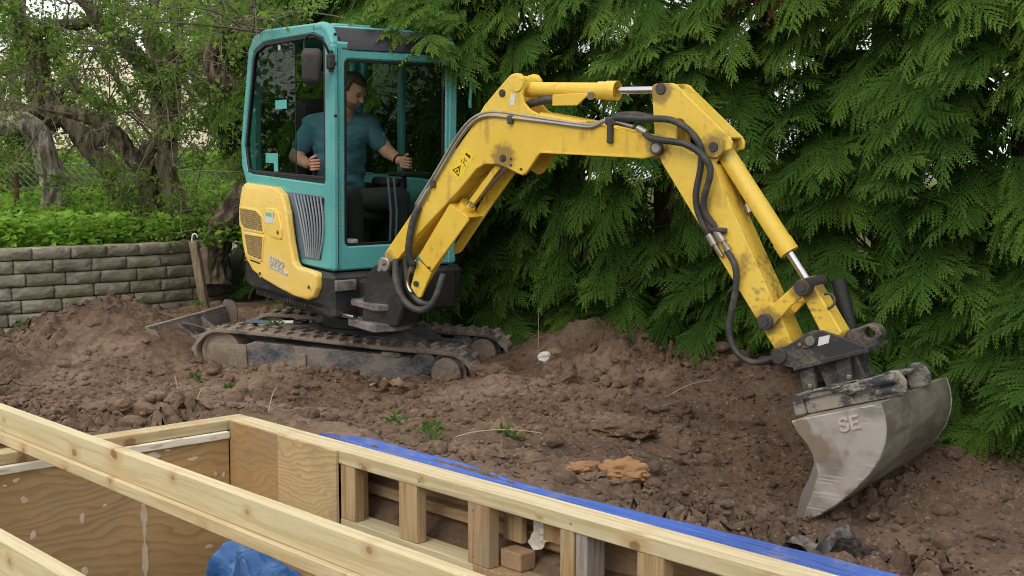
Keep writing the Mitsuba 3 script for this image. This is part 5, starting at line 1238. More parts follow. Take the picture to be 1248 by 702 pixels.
# boom cylinder with its guard
E('boom_cylinder', tube([(.285, 0, -.105), (.63, 0, .385)], .042, 22), 'm_yellow', B, 30)
E('boom_cylinder_rod', tube([(.60, 0, .345), (.965, 0, .69)], .021, 20), 'm_chrome', B, 30)
E('rod_gland', tube([(.615, 0, .365), (.655, 0, .415)], .050, 22), 'm_yellow', B, 30)
gd = prism(rnd([(.345, .09), (.58, .418), (.712, .350), (.718, .325), (.448, .008)], .008), -.085, -.065, .004)
E('cylinder_guard', [gd, prism([(.575, .418), (.588, .413), (.715, .345), (.705, .335)], -.085, .06, .003), prism([(.345, .09), (.58, .418), (.588, .41), (.355, .082)], -.084, .055, .003)], 'm_yellow', B, 30, label='plain yellow guard box round the boom cylinder')
E('lower_guard', prism(rnd([(.335, .07), (.44, .0), (.36, -.155), (.335, -.16), (.28, -.10)], .012), -.075, -.055, .004), 'm_yellow', B, 30)
E('rod_guard', prism(rnd([(.50, .10), (.55, .12), (.80, .44), (.985, .66), (.965, .70), (.73, .47), (.50, .15)], .01), .060, .078, .004), 'm_yellow', B, 30)
E('rod_guard', prism(rnd([(.70, .44), (.93, .70), (.95, .67), (.74, .425)], .004), -.06, -.045, .003), 'm_yellow', B, 30)
for a, c, r in ((.33, -.075, .018), (.435, .03, .009)):
    E('bolt', cyl((a, -.09, c), (a, -.07, c), r, 6), 'm_pin', B)
# arm cylinder above the boom
E('arm_cylinder', tube([(1.052, 0, 1.075), (1.60, 0, 1.068)], .042, 22), 'm_yellow', B, 30)
E('arm_cylinder_head', [ring_lathe((1.525, 0, 1.069), (1.652, 0, 1.067), [(0, .042), (.0, .048), (.05, .048), (.052, .052), (-.012, .052), (-.0, .04)], 24)], 'm_yellow', B, 30)
E('arm_cylinder_rod', tube([(1.64, 0, 1.067), (1.945, 0, 1.072)], .0205, 20), 'm_chrome', B, 30)
E('hose_cover', prism(rnd([(1.265, 1.045), (1.44, 1.055), (1.50, 1.05), (1.425, .988), (1.265, .984)], .006), -.062, -.05, .003), 'm_yellow', B, 30)
E('port_fitting', tube([(1.505, -.05, 1.02), (1.505, -.06, 1.06)], .014, 10), 'm_steel', B, 30)
E('arm_hose', tube(spline([(1.05, -.02, .985), (1.12, -.03, 1.0), (1.2, -.035, 1.015), (1.30, -.03, 1.02)], 16), .022, 10), 'm_hose', B, True)
# ---- arm
arm_out = [(1.888, 1.075), (1.893, 1.092), (1.91, 1.10), (2.0, 1.104), (2.03, 1.095), (2.05, 1.075), (2.335, .835), (2.35, .81), (2.347, .775), (2.315, .765), (2.285, .74), (2.262, .70), (2.29, .62), (2.455, .31), (2.722, -.178), (2.705, -.235), (2.655, -.245), (2.614, -.192), (2.259, .290), (1.957, .699), (1.915, .79), (1.91, .864)]
hole = rnd([(2.035, .905), (2.05, .925), (2.075, .915), (2.165, .80), (2.175, .75), (2.12, .755), (2.04, .80)], .012)
arm = rnd(arm_out, .012, .02)
am = E('arm', prism(arm.difference(hole), -.083, -.063, .005), 'm_yellow', B, 30, label='yellow dipper arm')
E('arm_side_plate', prism(arm.difference(hole), .063, .083, .005), 'm_yellow', B, 30, parent=am)
acore = rnd([(2.0, .78), (2.10, .74), (2.25, .70), (2.28, .62), (2.44, .31), (2.70, -.15), (2.63, -.17), (2.27, .295), (1.985, .69)], .01)
E('arm_tube', prism(acore, -.0625, .0625, .003), 'm_yellow', B, 30, parent=am)
E('arm_front_plate', prism(rnd([(2.262, .70), (2.29, .62), (2.455, .31), (2.722, -.178), (2.712, -.182), (2.447, .303), (2.282, .615), (2.255, .695)], .001), -.0832, .0832, .002), 'm_yellow', B, 30, parent=am)
E('arm_back_edge', prism([(2.05, 1.075), (2.335, .835), (2.328, .826), (2.043, 1.064)], -.0625, .0625), 'm_yellow', B, 30, parent=am)
E('arm_boss', ring_lathe((2.257, -.098, .785), (2.257, .098, .785), [(0, .030), (0, .052), (-1e-9, .052), (-1e-9, .03)], 24), 'm_yellow', B, 30, parent=am)
pin(1.943, 1.074, -.092, .092, .030, name='cylinder_pin'); pin(2.257, .785, -.106, .106, .026, name='cylinder_pin')
E('bucket_cylinder', tube([(2.262, 0, .775), (2.635, 0, .285)], .047, 24), 'm_yellow', B, 30)
E('bucket_cylinder_head', ring_lathe((2.60, 0, .33), (2.645, 0, .272), [(0, .047), (0, .051), (-.004, .051), (-0.0, .03)], 24), 'm_yellow', B, 30)
E('bucket_cylinder_rod', tube([(2.63, 0, .292), (2.76, 0, .122)], .022, 20), 'm_chrome', B, 30)
for b in (-.105, .085):
    E('tipping_link', prism(rnd([(2.545, -.06), (2.575, -.10), (2.615, -.085), (2.70, .02), (2.80, .115), (2.79, .155), (2.75, .165), (2.715, .13), (2.56, -.03)], .018), b, b + .020, .004), 'm_yellow', B, 30)
E('bucket_link', prism(rnd([(2.725, .15), (2.76, .17), (2.80, .13), (2.95, -.085), (2.93, -.125), (2.86, -.125), (2.735, .08)], .018), -.06, .06, .008), 'm_yellow', B, 30)
for a, c, r in ((2.579, -.064, .040), (2.762, .124, .040)):
    pin(a, c, -.128, .128, r, name='link_pin'); E('nut', cyl((a, -.136, c), (a, -.126, c), r * .6, 6), 'm_pin', B)
E('hook_ring', tube([np.array([2.868, -.05, .06]) + .035 * np.array([math.cos(t), .3 * math.sin(t), math.sin(t)]) for t in np.linspace(-1.4, 2.2, 14)], .007, 8), 'm_pin', B, True)
# ---- black hitch
cp_n = rnd([(2.628, -.215), (2.667, -.190), (2.756, -.132), (2.788, -.102), (2.83, -.078), (2.877, -.072), (2.967, -.090), (3.087, -.124), (3.10, -.134), (2.751, -.275), (2.67, -.266), (2.635, -.245)], .012)
hi = E('hitch', prism(cp_n, -.135, -.115, .004), 'm_hitch', B, 30, label='dark grey quick hitch between arm and bucket')
E('hitch_plate', prism(cp_n, .115, .135, .004), 'm_hitch', B, 30, parent=hi)
E('hitch_base', prism(rnd([(2.745, -.262), (3.105, -.130), (3.11, -.150), (2.75, -.286)], .004), -.15, .15, .004), 'm_hitch', B, 30, parent=hi)
E('hitch_hook', prism(rnd([(2.90, -.105), (2.98, -.075), (3.05, -.040), (3.10, -.052), (3.118, -.09), (3.10, -.125), (3.11, -.145), (2.95, -.18)], .02).difference(sg.Point(3.055, -.085).buffer(.026)), .02, .10, .008), 'm_hitch', B, 30, parent=hi)
E('hitch_sticker', prism([(2.862, -.150), (2.915, -.128), (2.920, -.088), (2.866, -.106)], -.1365, -.1355), 'm_sticker', B, parent=hi, label='worn silver plate on the hitch')
for a, c, r in ((2.668, -.222, .040), (2.825, -.128, .024), (2.775, -.15, .010)):
    pin(a, c, -.150, .150, r, name='hitch_pin', parent=hi, m='m_steel' if r < .03 else 'm_pin')
E('hitch_boss', prism(rnd([(2.77, -.17), (2.785, -.13), (2.83, -.098), (2.855, -.115), (2.85, -.15), (2.80, -.17)], .012), -.143, -.134, .003), 'm_hitch', B, 30, parent=hi)
E('breaker_tube', ring_lathe((2.925, .13, -.10), (2.842, .13, .175), [(0, .034), (.0, .034), (-.03, .034), (-.028, .038), (-0.0, .036)], 22), 'm_black', B, 30, parent=hi, label='upright black cylinder on the hitch')
# tilt frame
for a, b in ((2.77, -.10), (2.77, .10), (2.96, -.10), (2.96, .10)):
    E('hanger_arm', prism(rnd([(a - .02, -.20), (a + .05, -.18), (a + .085, -.36), (a + .05, -.42), (a + .015, -.37)], .015), b - .018, b + .018, .004), 'm_hitch', B, 30, parent=hi)
E('tilt_body', [prism(rnd([(2.82, -.24), (3.02, -.17), (3.09, -.30), (2.90, -.38)], .02), -.07, .07, .01)], 'm_hitch', B, 30, parent=hi)
for a in (2.83, 3.02):
    pin(a, -.375 if a < 2.9 else -.305, -.14, .14, .02, name='hanger_pin', parent=hi)
    for b in (-.135, .125): E('lock_fork', box((a - .012, b, (-.42 if a < 2.9 else -.35)), (a + .012, b + .012, (-.34 if a < 2.9 else -.27)), .004), 'm_steel', B, parent=hi)
# ---- grading bucket (rolled three degrees)
def roll(v, k=.05): 
    v = v.copy(); v[:, 2] -= k * (v[:, 1] + .5); return v
shell_o = np.array([(2.935, -.918), (3.028, -.866), (3.12, -.792), (3.20, -.712), (3.268, -.620), (3.308, -.545), (3.328, -.47), (3.330, -.41), (3.318, -.35), (3.300, -.300)])
so = spline(shell_o, 30)
t_ = np.gradient(so, axis=0); t_ /= np.linalg.norm(t_, axis=1, keepdims=True); nrm_ = np.stack([-t_[:, 1], t_[:, 0]], 1)
shell = np.vstack([so, (so + nrm_ * .014)[::-1]])
bu = E('bucket', xf(prism(shell, -.5, .5, .002), roll), 'm_bucket', B, 40, label='wide worn steel grading bucket')
E('bucket_top', xf(prism([(2.90, -.440), (3.302, -.300), (3.298, -.314), (2.905, -.454)], -.5, .5, .002), roll), 'm_bucket', B, 30, parent=bu)
endp = rnd([(2.895, -.440), (3.302, -.298), (3.322, -.35), (3.334, -.41), (3.332, -.472), (3.312, -.548), (3.271, -.623), (3.20, -.718), (3.12, -.798), (3.028, -.872), (2.935, -.925), (2.942, -.88), (2.965, -.77), (3.005, -.67), (3.016, -.62), (3.005, -.58), (2.975, -.535), (2.93, -.49)], .006, .012)
for b0, b1 in ((-.516, -.500), (.500, .516)):
    E('end_plate', xf(prism(endp, b0, b1, .004), roll), 'm_bucket_plate', B, 30, parent=bu)
E('side_cutter', xf(prism(rnd([(2.93, -.93), (2.952, -.925), (3.0, -.80), (3.035, -.66), (3.02, -.60), (3.005, -.67), (2.963, -.77), (2.94, -.88)], .003), -.5195, -.5162), roll), 'm_bucket_worn', B, parent=bu)
E('cutting_edge', xf(prism([(2.925, -.925), (2.935, -.930), (3.06, -.850), (3.05, -.842)], -.518, .518, .002), roll), 'm_bucket_worn', B, parent=bu, label='bright worn cutting edge')
E('lettering', xf(lettering('SE', .060, (3.128, -.5165, -.455), B, (.92, 0, .345), (-.30, 0, .95), True, .009), roll), 'm_letters', B, parent=bu, label='raised letters SE')
# coupling box on top of the bucket
def on_top(v): 
    v = v.copy(); return roll(v)
ang = math.atan2(.14, .402); ca, sa = math.cos(ang), math.sin(ang)
def TB(m, o=(2.90, -.438)):      # box coordinates: along the bucket's top, across, above it
    return xf(m, lambda v: roll(np.stack([o[0] + v[:, 0] * ca - v[:, 2] * sa, v[:, 1], o[1] + v[:, 0] * sa + v[:, 2] * ca], 1)))
cb = E('bucket_coupling', TB(box((-.02, -.27, .002), (.40, -.255, .085), .004)), 'm_hitch_dirty', B, 30, parent=bu)
E('coupling_cover', TB(prism(rnd([(-.03, .07), (.40, .075), (.42, .095), (.40, .10), (-.03, .10)], .008), -.29, .20, .006)), 'm_hitch_dirty', B, 30, parent=bu)
E('coupling_end', TB(prism(rnd([(-.075, .0), (-.02, .0), (-.02, .105), (-.05, .105), (-.07, .07)], .015), -.30, .20, .008)), 'm_hitch_dirty', B, 30, parent=bu)
E('coupling_back', TB(box((-.02, .185, .002), (.40, .2, .085), .004)), 'm_hitch_dirty', B, 30, parent=bu)
E('coupling_lug', TB(prism(rnd([(.36, .0), (.46, .0), (.475, .06), (.45, .115), (.40, .12), (.36, .09)], .02), -.26, -.235, .005)), 'm_hitch_dirty', B, 30, parent=bu)
E('coupling_lug', TB(prism(rnd([(.36, .0), (.46, .0), (.475, .06), (.45, .115), (.40, .12), (.36, .09)], .02), .10, .125, .005)), 'm_hitch_dirty', B, 30, parent=bu)
for z_, r_ in ((.085, .022), (.035, .016)):
    E('coupling_pin', TB(cyl((.34, -.285, z_), (.34 + .10, -.285, z_ + .0), r_, 16)), 'm_hitch_dirty', B, 30, parent=bu)
mud = pebble(5, 1.0, 4, .7, (1, 1, .6))
E('mud_lump', TB((mud[0] * [.075, .06, .05] + [.25, -.26, .07], mud[1])), 'm_hitch_dirty', B, True, parent=bu, label='lump of mud stuck on the coupling')
E('mud_lump', TB((mud[0][:, [1, 0, 2]] * [.13, .08, .022] + [.12, -.22, .098], mud[1])), 'm_hitch_dirty', B, True, parent=bu)
# ---- hoses and pipes
def hose(pts, r, m='m_hose', n=36, name='hose', fr=B): return E(name, tube(spline(pts, n), r, 10), m, fr, True)
with_b = lambda pts, b: [(a, b if np.isscalar(b) else b[i], c) for i, (a, c) in enumerate(pts)]
hose(with_b([(1.66, .915), (1.75, .924), (1.879, .92), (2.04, .915), (2.153, .853), (2.203, .77), (2.193, .63), (2.181, .517), (2.217, .405), (2.262, .33)], [-.09, -.12, -.13, -.14, -.135, -.125, -.12, -.12, -.11, -.10]), .0175)
hose(with_b([(1.87, .855), (1.969, .815), (2.129, .797), (2.224, .743), (2.265, .675), (2.239, .562), (2.227, .477), (2.252, .429), (2.295, .365)], [-.115, -.14, -.155, -.15, -.14, -.13, -.12, -.115, -.10]), .0175)
E('hose_fitting', [tube([(2.285, -.10, .38), (2.33, -.10, .315)], .021, 10), tube([(2.33, -.10, .315), (2.39, -.095, .225)], .013, 10), tube([(2.25, -.10, .345), (2.285, -.10, .295)], .021, 10), tube([(2.285, -.10, .295), (2.325, -.095, .24)], .013, 10), tube([(2.345, -.10, .295), (2.36, -.10, .272)], .019, 8)], 'm_steel', B, 30)
E('hose_clamp', [box((2.235, -.112, .355), (2.345, -.085, .385), .005), box((2.26, -.125, .365), (2.35, -.113, .385), .004)], 'm_pin', B)
hose(with_b([(2.35, .27), (2.40, .21), (2.417, .14), (2.408, .02), (2.396, -.124), (2.43, -.215), (2.50, -.265), (2.58, -.262), (2.637, -.232)], [-.10, -.11, -.115, -.12, -.13, -.135, -.135, -.135, -.13]), .0165)
hose([(2.23, .0, .71), (2.292, .05, .658), (2.349, .055, .576), (2.383, .05, .507), (2.40, .04, .48)], .020); E('hose_fitting', tube([(2.39, .045, .495), (2.415, .03, .455)], .022, 10), 'm_steel', B, 30)
hose(with_b([(1.63, .93), (1.75, .945), (1.85, .93), (1.95, .905), (2.05, .88), (2.12, .82)], [-.03, -.02, .0, .01, .02, .02]), .015)
for off, b in ((0, -.106), (.022, -.090)):
    E('steel_pipe', tube(spline(with_b([(.352 - off, .372 + off), (.435 - off, .487 + off * .9), (.533 - off, .615 + off), (.684 - off, .816 + off), (.79 - off * .5, .905 + off), (.889, .927 + off), (1.017, .918 + off), (1.26, .897 + off * .7), (1.505, .874 + off * .6), (1.57, .88 + off * .6), (1.625, .905 + off * .4), (1.70, .903), (1.80, .88)], b), 80), .0095, 10), 'm_steel', B, True)
E('hose_fitting', tube([(1.83, -.112, .872), (1.885, -.118, .848)], .018, 10), 'm_steel', B, 30)
for a, c in ((.475, .53), (1.02, .905)):
    E('pipe_clamp', box((a - .016, -.12, c - .022), (a + .016, -.094, c + .026), .005), 'm_pin', B)
E('pipe_clamp', [box((1.65, -.125, .79), (1.68, -.094, .925), .006), box((1.635, -.12, .885), (1.70, -.095, .93), .006)], 'm_pin', B)
E('pipe_fitting', [tube([(.37, -.106, .395), (.44, -.106, .492)], .016, 10), tube([(.39, -.085, .43), (.46, -.085, .53)], .016, 10)], 'm_steel', B, 30)
hose(with_b([(.372, .39), (.335, .30), (.315, .20), (.305, .10), (.33, .04)], [-.106, -.12, -.125, -.12, -.10]), .022)
hose(with_b([(.19, .06), (.21, -.03), (.24, -.11), (.30, -.185), (.39, -.222), (.47, -.19), (.515, -.10), (.53, .0)], [-.10, -.13, -.14, -.14, -.13, -.12, -.10, -.07]), .021)
hose(with_b([(.21, .09), (.235, -.02), (.265, -.11), (.33, -.175), (.42, -.19), (.47, -.14), (.495, -.05)], [-.05, -.06, -.07, -.07, -.06, -.05, -.04]), .019)
hose(with_b([(.17, .09), (.185, -.05), (.21, -.16), (.26, -.22)], [-.02, -.05, -.07, -.06]), .02)
E('bent_pipe', tube(spline(with_b([(.335, .07), (.29, .01), (.265, -.06), (.30, -.13)], -.09), 14), .010, 8), 'm_chrome', B, True)

# ================================================================== DRIVER
pn = thing('person', 'man in a teal t-shirt sitting in the excavator cab with his hands on the levers', 'person')
J = {}
def j(n, p, r): J[n] = (np.array(p, float), r)
j('hip', (-.70, .43, .40), (.13, .17, .11)); j('waist', (-.705, .43, .58), (.125, .165, .10)); j('chest', (-.675, .425, .80), (.13, .185, .11))
j('shR', (-.715, .245, .915), .068); j('shL', (-.60, .605, .915), .068); j('neck0', (-.645, .43, .96), .062); j('neck1', (-.585, .435, 1.06), .056)
j('elR', (-.80, .155, .70), .050); j('wrR', (-.62, .150, .655), .032)
j('elL', (-.50, .70, .745), .048); j('wrL', (-.315, .69, .685), .031)
arms = [('shR', 'elR'), ('elR', 'wrR'), ('shL', 'elL'), ('elL', 'wrL')]
# hands gripping the levers: palm, four fingers curled round, thumb
def hand(pref, wr, grip, out):
    wr, grip = np.array(wr), np.array(grip); d = nz(grip - wr); up = np.array([0, 0, 1.0]); s = nz(np.cross(d, up)) * out
    j(pref + 'p0', wr + d * .035 + up * .006, (.026, .026, .020)); j(pref + 'p1', grip + d * .002 + up * .026 - s * .022, (.022, .022, .018)); j(pref + 'p2', grip - s * .024 - up * .022, (.020, .020, .018))
    bn = [(pref + 'w', pref + 'p0'), (pref + 'p0', pref + 'p1', pref + 'p2')]
    j(pref + 'w', wr, .029)
    for i, (h_, ln) in enumerate(((.032, 1.0), (.012, 1.08), (-.008, 1.0), (-.026, .82))):
        a = grip - s * .026 + up * h_ + d * .012; b = grip + d * .040 * ln - s * .006 + up * h_; c = grip + s * .026 * ln + d * .026 + up * (h_ - .003); e = grip + s * .030 - d * .004 + up * (h_ - .006)
        for q_, p_ in zip('abce', (a, b, c, e)): j(f'{pref}f{i}{q_}', p_, .0092 if q_ != 'e' else .0078)
        bn += [(f'{pref}f{i}a', f'{pref}f{i}b'), (f'{pref}f{i}b', f'{pref}f{i}c'), (f'{pref}f{i}c', f'{pref}f{i}e')]
    t0 = wr + d * .03 + s * .012 + up * .014; t1 = grip + s * .018 + up * .045 - d * .012; t2 = grip + s * .004 + up * .060 + d * .018
    for q_, p_, r_ in zip('abc', (t0, t1, t2), (.014, .0112, .009)): j(f'{pref}t{q_}', p_, r_)
    return bn + [(pref + 'ta', pref + 'tb'), (pref + 'tb', pref + 'tc')]
hb = hand('R', (-.62, .150, .655), (-.525, .155, .655), 1.0) + hand('L', (-.315, .69, .685), (-.262, .70, .675), -1.0)
j('footR', (-.16, .27, .09), (.12, .05, .045)); j('footL', (-.14, .62, .09), (.12, .05, .045))
body_bones = [('neck0', 'neck1'), ('hip', 'waist'), ('waist', 'chest'), ('chest', 'shR'), ('chest', 'shL'), ('shR', 'shL', 'neck0')] + arms
# head: an egg with brow, nose, cheeks, chin, ears
hs = trimesh.creation.icosphere(subdivisions=5, radius=1.0); hv_ = np.array(hs.vertices)
x, y, z = hv_.T
HX = np.stack([x * .100, y * .076, z * .118], 1)
jaw = np.clip(-z, 0, 1)
HX[:, 1] *= 1 - .26 * jaw ** 1.5
HX[:, 0] += np.where(x > 0, -.012 * jaw * (1 - jaw) * 0, 0) + .012 * jaw * np.clip(x + .4, 0, 1)
HX[:, 0] = np.where(x < 0, HX[:, 0] * (1 - .30 * np.clip(-z - .1, 0, 1)), HX[:, 0])
def bump(cx, cy, cz, r, amt, ax=0):
    d = np.sqrt((y - cy) ** 2 + (z - cz) ** 2); w = np.exp(-(d / r) ** 2) * (x > 0)
    HX[:, ax] += amt * w
bump(0, 0, .20, .5, .004); 
for sy in (-1, 1):
    bump(0, sy * .34, .26, .20, .008); bump(0, sy * .36, .03, .17, -.014); bump(0, sy * .45, -.22, .22, .007)
nose = np.exp(-(y / .15) ** 2) * (x > 0) * np.clip(1 - np.abs((z + .17) / .36), 0, 1) ** .7
prof = np.interp(z, [-.42, -.32, -.24, .20], [0, .006, .026, .004])
HX[:, 0] += nose * prof * 1.0
bump(0, 0, -.50, .13, .010); bump(0, 0, -.43, .08, -.004); bump(0, 0, -.57, .08, -.003); bump(0, 0, -.80, .22, .010)
mouthm = np.exp(-((z + .50) / .025) ** 2) * (np.abs(y) < .28) * (x > 0); HX[:, 0] -= .004 * mouthm
ears = []
for sy in (-1, 1):
    e = trimesh.creation.icosphere(subdivisions=3, radius=1.0); ev = np.array(e.vertices)
    ev = ev * [.017, .008, .030]; ev[:, 1] += .006 * np.hypot(ev[:, 0] / .017, ev[:, 2] / .03) ** 2
    ears.append((ev @ rot([0, 0, 1], sy * .35).T + [-.008, sy * .077, -.005], np.array(e.faces)))
HC = np.array([-.535, .435, 1.150]); HR = rot([0, 0, 1], .42) @ rot([0, 1, 0], .46) @ rot([1, 0, 0], .05)
def headf(v): return v @ HR.T + HC
bv, bf = blob(J, body_bones, .02, 10)
hv2, hf2 = blob(J, hb, .006, 6)
man = manifold3d.Manifold
def toM(m):
    v, f = mt(m); t = trimesh.Trimesh(v, f, process=True); return man(manifold3d.Mesh(np.asarray(t.vertices, np.float32), np.asarray(t.faces, np.uint32)))
body = man.batch_boolean([toM((bv, bf)), toM((hv2, hf2)), toM((headf(HX), np.array(hs.faces)))] + [toM(xf(e, headf)) for e in ears], manifold3d.OpType.Add)
scene_key_person = obj('person', body, 'm_skin', frame=H, smooth=True, raw=True)
# hair: cap over the skull
keep = (z > .12) | ((x < -.05) & (z > -.45))
keep &= ~((x > .25) & (z < .60 + .12 * np.abs(y)))
hh = HX * 1.0; nrm = nz_rows = HX / np.linalg.norm(HX, axis=1, keepdims=True)
hair_v = HX + nrm * (np.where(keep, .016 + .007 * (meshkit.fbm(hv_ * 6, 2, 3)), -.010))[:, None]
obj('hair', (hair_v, np.array(hs.faces)), 'm_hair', pn, Frame(H(HC), H.M.T @ HR[:, 0], H.M.T @ HR[:, 2]), smooth=True)
beard = ((z < -.40) & (x > .15) & ~((np.abs(y) < .2) & (np.abs(z + .5) < .05)))
bd_v = HX + nrm * np.where(beard, .0022, -.008)[:, None]
k = obj('beard', (bd_v, np.array(hs.faces)), 'm_stubble', pn, Frame(H(HC), H.M.T @ HR[:, 0], H.M.T @ HR[:, 2]), smooth=True)
for sy in (-1, 1):
    e = trimesh.creation.icosphere(subdivisions=2, radius=1.0); ev = np.array(e.vertices) * [.005, .0135, .0055] + [.0905, sy * .028, .006]
    obj('eye', (headf(ev), np.array(e.faces)), 'm_eye', pn, H, smooth=True)
    eb = tube([np.array([.093, sy * .012, .026]), np.array([.096, sy * .028, .031]), np.array([.084, sy * .046, .027])], .004, 6)
    obj('eyebrow', (headf(eb[0]), eb[1]), 'm_hair', pn, H, smooth=True)
# shirt: body inflated, cut at the sleeves
JS = dict(J)
def js(n, p, r): JS[n] = (np.array(p, float), r)
js('hip', (-.70, .43, .43), (.150, .190, .10)); js('waist', (-.70, .43, .58), (.148, .188, .10)); js('chest', (-.675, .425, .80), (.143, .198, .115))
js('shR', (-.715, .245, .915), .080); js('shL', (-.60, .605, .915), .080); js('slR', (-.768, .190, .785), .069); js('slL', (-.540, .662, .805), .066); js('nk', (-.645, .43, .975), .058)
sh = blob(JS, [('hip', 'waist'), ('waist', 'chest'), ('chest', 'shR'), ('chest', 'shL'), ('shR', 'shL', 'nk'), ('shR', 'slR'), ('shL', 'slL')], .016, 10)
n_ = meshkit.fbm(sh[0] * np.array([14, 9, 22]), 3, 41) - 0.5
n2_ = np.sin(sh[0][:, 2] * 60 + sh[0][:, 1] * 16 + 3 * n_) * np.clip((.72 - sh[0][:, 2]) / .2, 0, 1)
cen = np.array([-.68, .43, 0]); dv = sh[0] - cen; dv[:, 2] = 0; dv /= np.linalg.norm(dv, axis=1, keepdims=True) + 1e-9
obj('shirt', (sh[0] + dv * (n_ * .036 + n2_ * .009)[:, None], sh[1]), 'm_shirt', pn, H, smooth=True)
JT = {'h': (np.array([-.70, .43, .36]), (.155, .19, .10)), 'tR': (np.array([-.62, .34, .385]), .098), 'kR': (np.array([-.24, .27, .44]), .075), 'aR': (np.array([-.20, .28, .10]), .055), 'tL': (np.array([-.62, .52, .385]), .098), 'kL': (np.array([-.22, .62, .44]), .075), 'aL': (np.array([-.18, .62, .10]), .055)}
tr = blob(JT, [('h', 'tR'), ('h', 'tL'), ('tR', 'kR'), ('kR', 'aR'), ('tL', 'kL'), ('kL', 'aL')], .025, 10)
obj('trousers', (tr[0] + .014 * (np.stack([meshkit.fbm(tr[0] * 13 + 20 * q_, 2, q_) for q_ in range(3)], 1) - .5), tr[1]), 'm_trouser', pn, H, smooth=True)
for n_q, c in (('R', (-.15, .27, .075)), ('L', (-.13, .62, .075))):
    bt = blob({'a': (np.array(c) + [-.06, 0, 0], (.05, .045, .045)), 'b': (np.array(c) + [.07, 0, -.01], (.05, .045, .032))}, [('a', 'b')], .02, 5)
    obj('boot', bt, 'm_black', pn, H, smooth=True)
obj('watch', tube([np.array([-.335, .69, .692]) + .034 * (math.cos(t) * nz([.3, 0, 1]) + math.sin(t) * np.array([0, 1, 0])) for t in np.linspace(0, 2 * np.pi, 20)], .008, 6), 'm_black_clean', pn, H, smooth=True)
cup = thing('bucket_in_cab', 'small pale tub standing on the cab floor behind the windscreen', 'tub')
names['bucket_in_cab'] = 1
obj('tub', ring_lathe((-.10, .17, .035), (-.10, .17, .19), [(0, .05), (0, .052), (-.004, .06), (-1e-9, .056)], 20), 'm_white', cup, H, smooth=30)

# ================================================================== SMALL THINGS ON THE SOIL
def ground_pt(x, y, up=0.0): return np.array([x, y, float(soil_z(np.array([x]), np.array([y]))[0]) + up])
p = ground_pt(.23, 8.0)
k = thing('white_shard', 'white chipped stone piece with a brown side on the soil below the hedge', 'shard')
m = pebble(77, .042, 3, .45, (1.0, .6, .9)); obj('shard', (m[0] + p + [-.015, -.02, .02], m[1]), 'm_white', k, smooth=True)
obj('clay_piece', (pebble(3, .05)[0] * [1.3, .8, .8] + p + [.05, .02, .05], pebble(3, .05)[1]), 'm_cardboard', k, smooth=True)
def crumple(L, Wd, seed, amp=.05, n=26):
    u, w = np.meshgrid(np.linspace(0, 1, n), np.linspace(0, 1, n), indexing='ij')
    p3 = np.stack([u * 2.7, w * 2.7, 0 * u], -1)
    hgt_ = np.abs(meshkit.fbm(p3 + seed, 2, seed) - .5) * 2; h2 = meshkit.fbm(p3 * 3 + seed, 2, seed + 1) - .5
    edge = 1 + .25 * (meshkit.fbm(p3 * 2 + 9, 2, seed + 5) - .5)
    v = np.stack([(u - .5) * L * edge, (w - .5) * Wd * edge, amp * (2.2 * hgt_ + .6 * h2) * np.sin(np.pi * np.clip(u, .05, .95)) ** .5], -1).reshape(-1, 3)
    i, j_ = np.meshgrid(np.arange(n - 1), np.arange(n - 1), indexing='ij')
    q = np.stack([i * n + j_, (i + 1) * n + j_, (i + 1) * n + j_ + 1, i * n + j_ + 1], -1).reshape(-1, 4)
    return v, np.vstack([q[:, [0, 1, 2]], q[:, [0, 2, 3]]])
k = thing('crumpled_scrap', 'crumpled orange brown scrap on the soil beside the blue sheeting', 'scrap')
def wad(r, seed, sq):
    m = trimesh.creation.icosphere(subdivisions=5, radius=1.0); v = np.array(m.vertices)
    w_ = v + .35 * (np.stack([meshkit.fbm(v * 1.6 + 20 * q_ + seed, 2, seed + q_) for q_ in range(3)], 1) - .5)
    rd = np.abs(2 * meshkit.fbm(w_ * 1.5 + seed, 2, seed + 7) - 1); r2 = np.abs(2 * meshkit.fbm(w_ * 3.2 + seed, 2, seed + 8) - 1)
    return v * (0.72 + 0.50 * rd + .18 * r2)[:, None] * np.asarray(sq) * r, np.array(m.faces)
w1 = wad(.105, 4, (1.25, .8, .62)); obj('scrap', (w1[0] @ rot([0, 0, 1], -.5).T + ground_pt(.47, 5.10, .035), w1[1]), 'm_rag', k, smooth=True)
w1 = wad(.06, 11, (1.6, .8, .5)); obj('flap', (w1[0] @ rot([0, 0, 1], .1).T + ground_pt(.31, 5.16, .02), w1[1]), 'm_rag', k, smooth=True)
k = thing('black_plastic', 'torn black plastic sheet lying on the soil at the bottom right', 'plastic sheet')
c1 = crumple(.46, .20, 21, .075, 34); obj('sheet', (c1[0] @ rot([0, 0, 1], -.75).T + ground_pt(1.18, 4.22, .02), c1[1]), 'm_sheet', k, smooth=40)
k = thing('cardboard_scrap', 'muddy brown torn scrap sticking out of the soil in front of the near track', 'scrap')
c1 = crumple(.24, .12, 33, .05); obj('scrap', (c1[0] @ rot([1, 0, .1], -.25).T + ground_pt(-.75, 7.35, .03), c1[1]), 'm_cardboard', k, smooth=40)
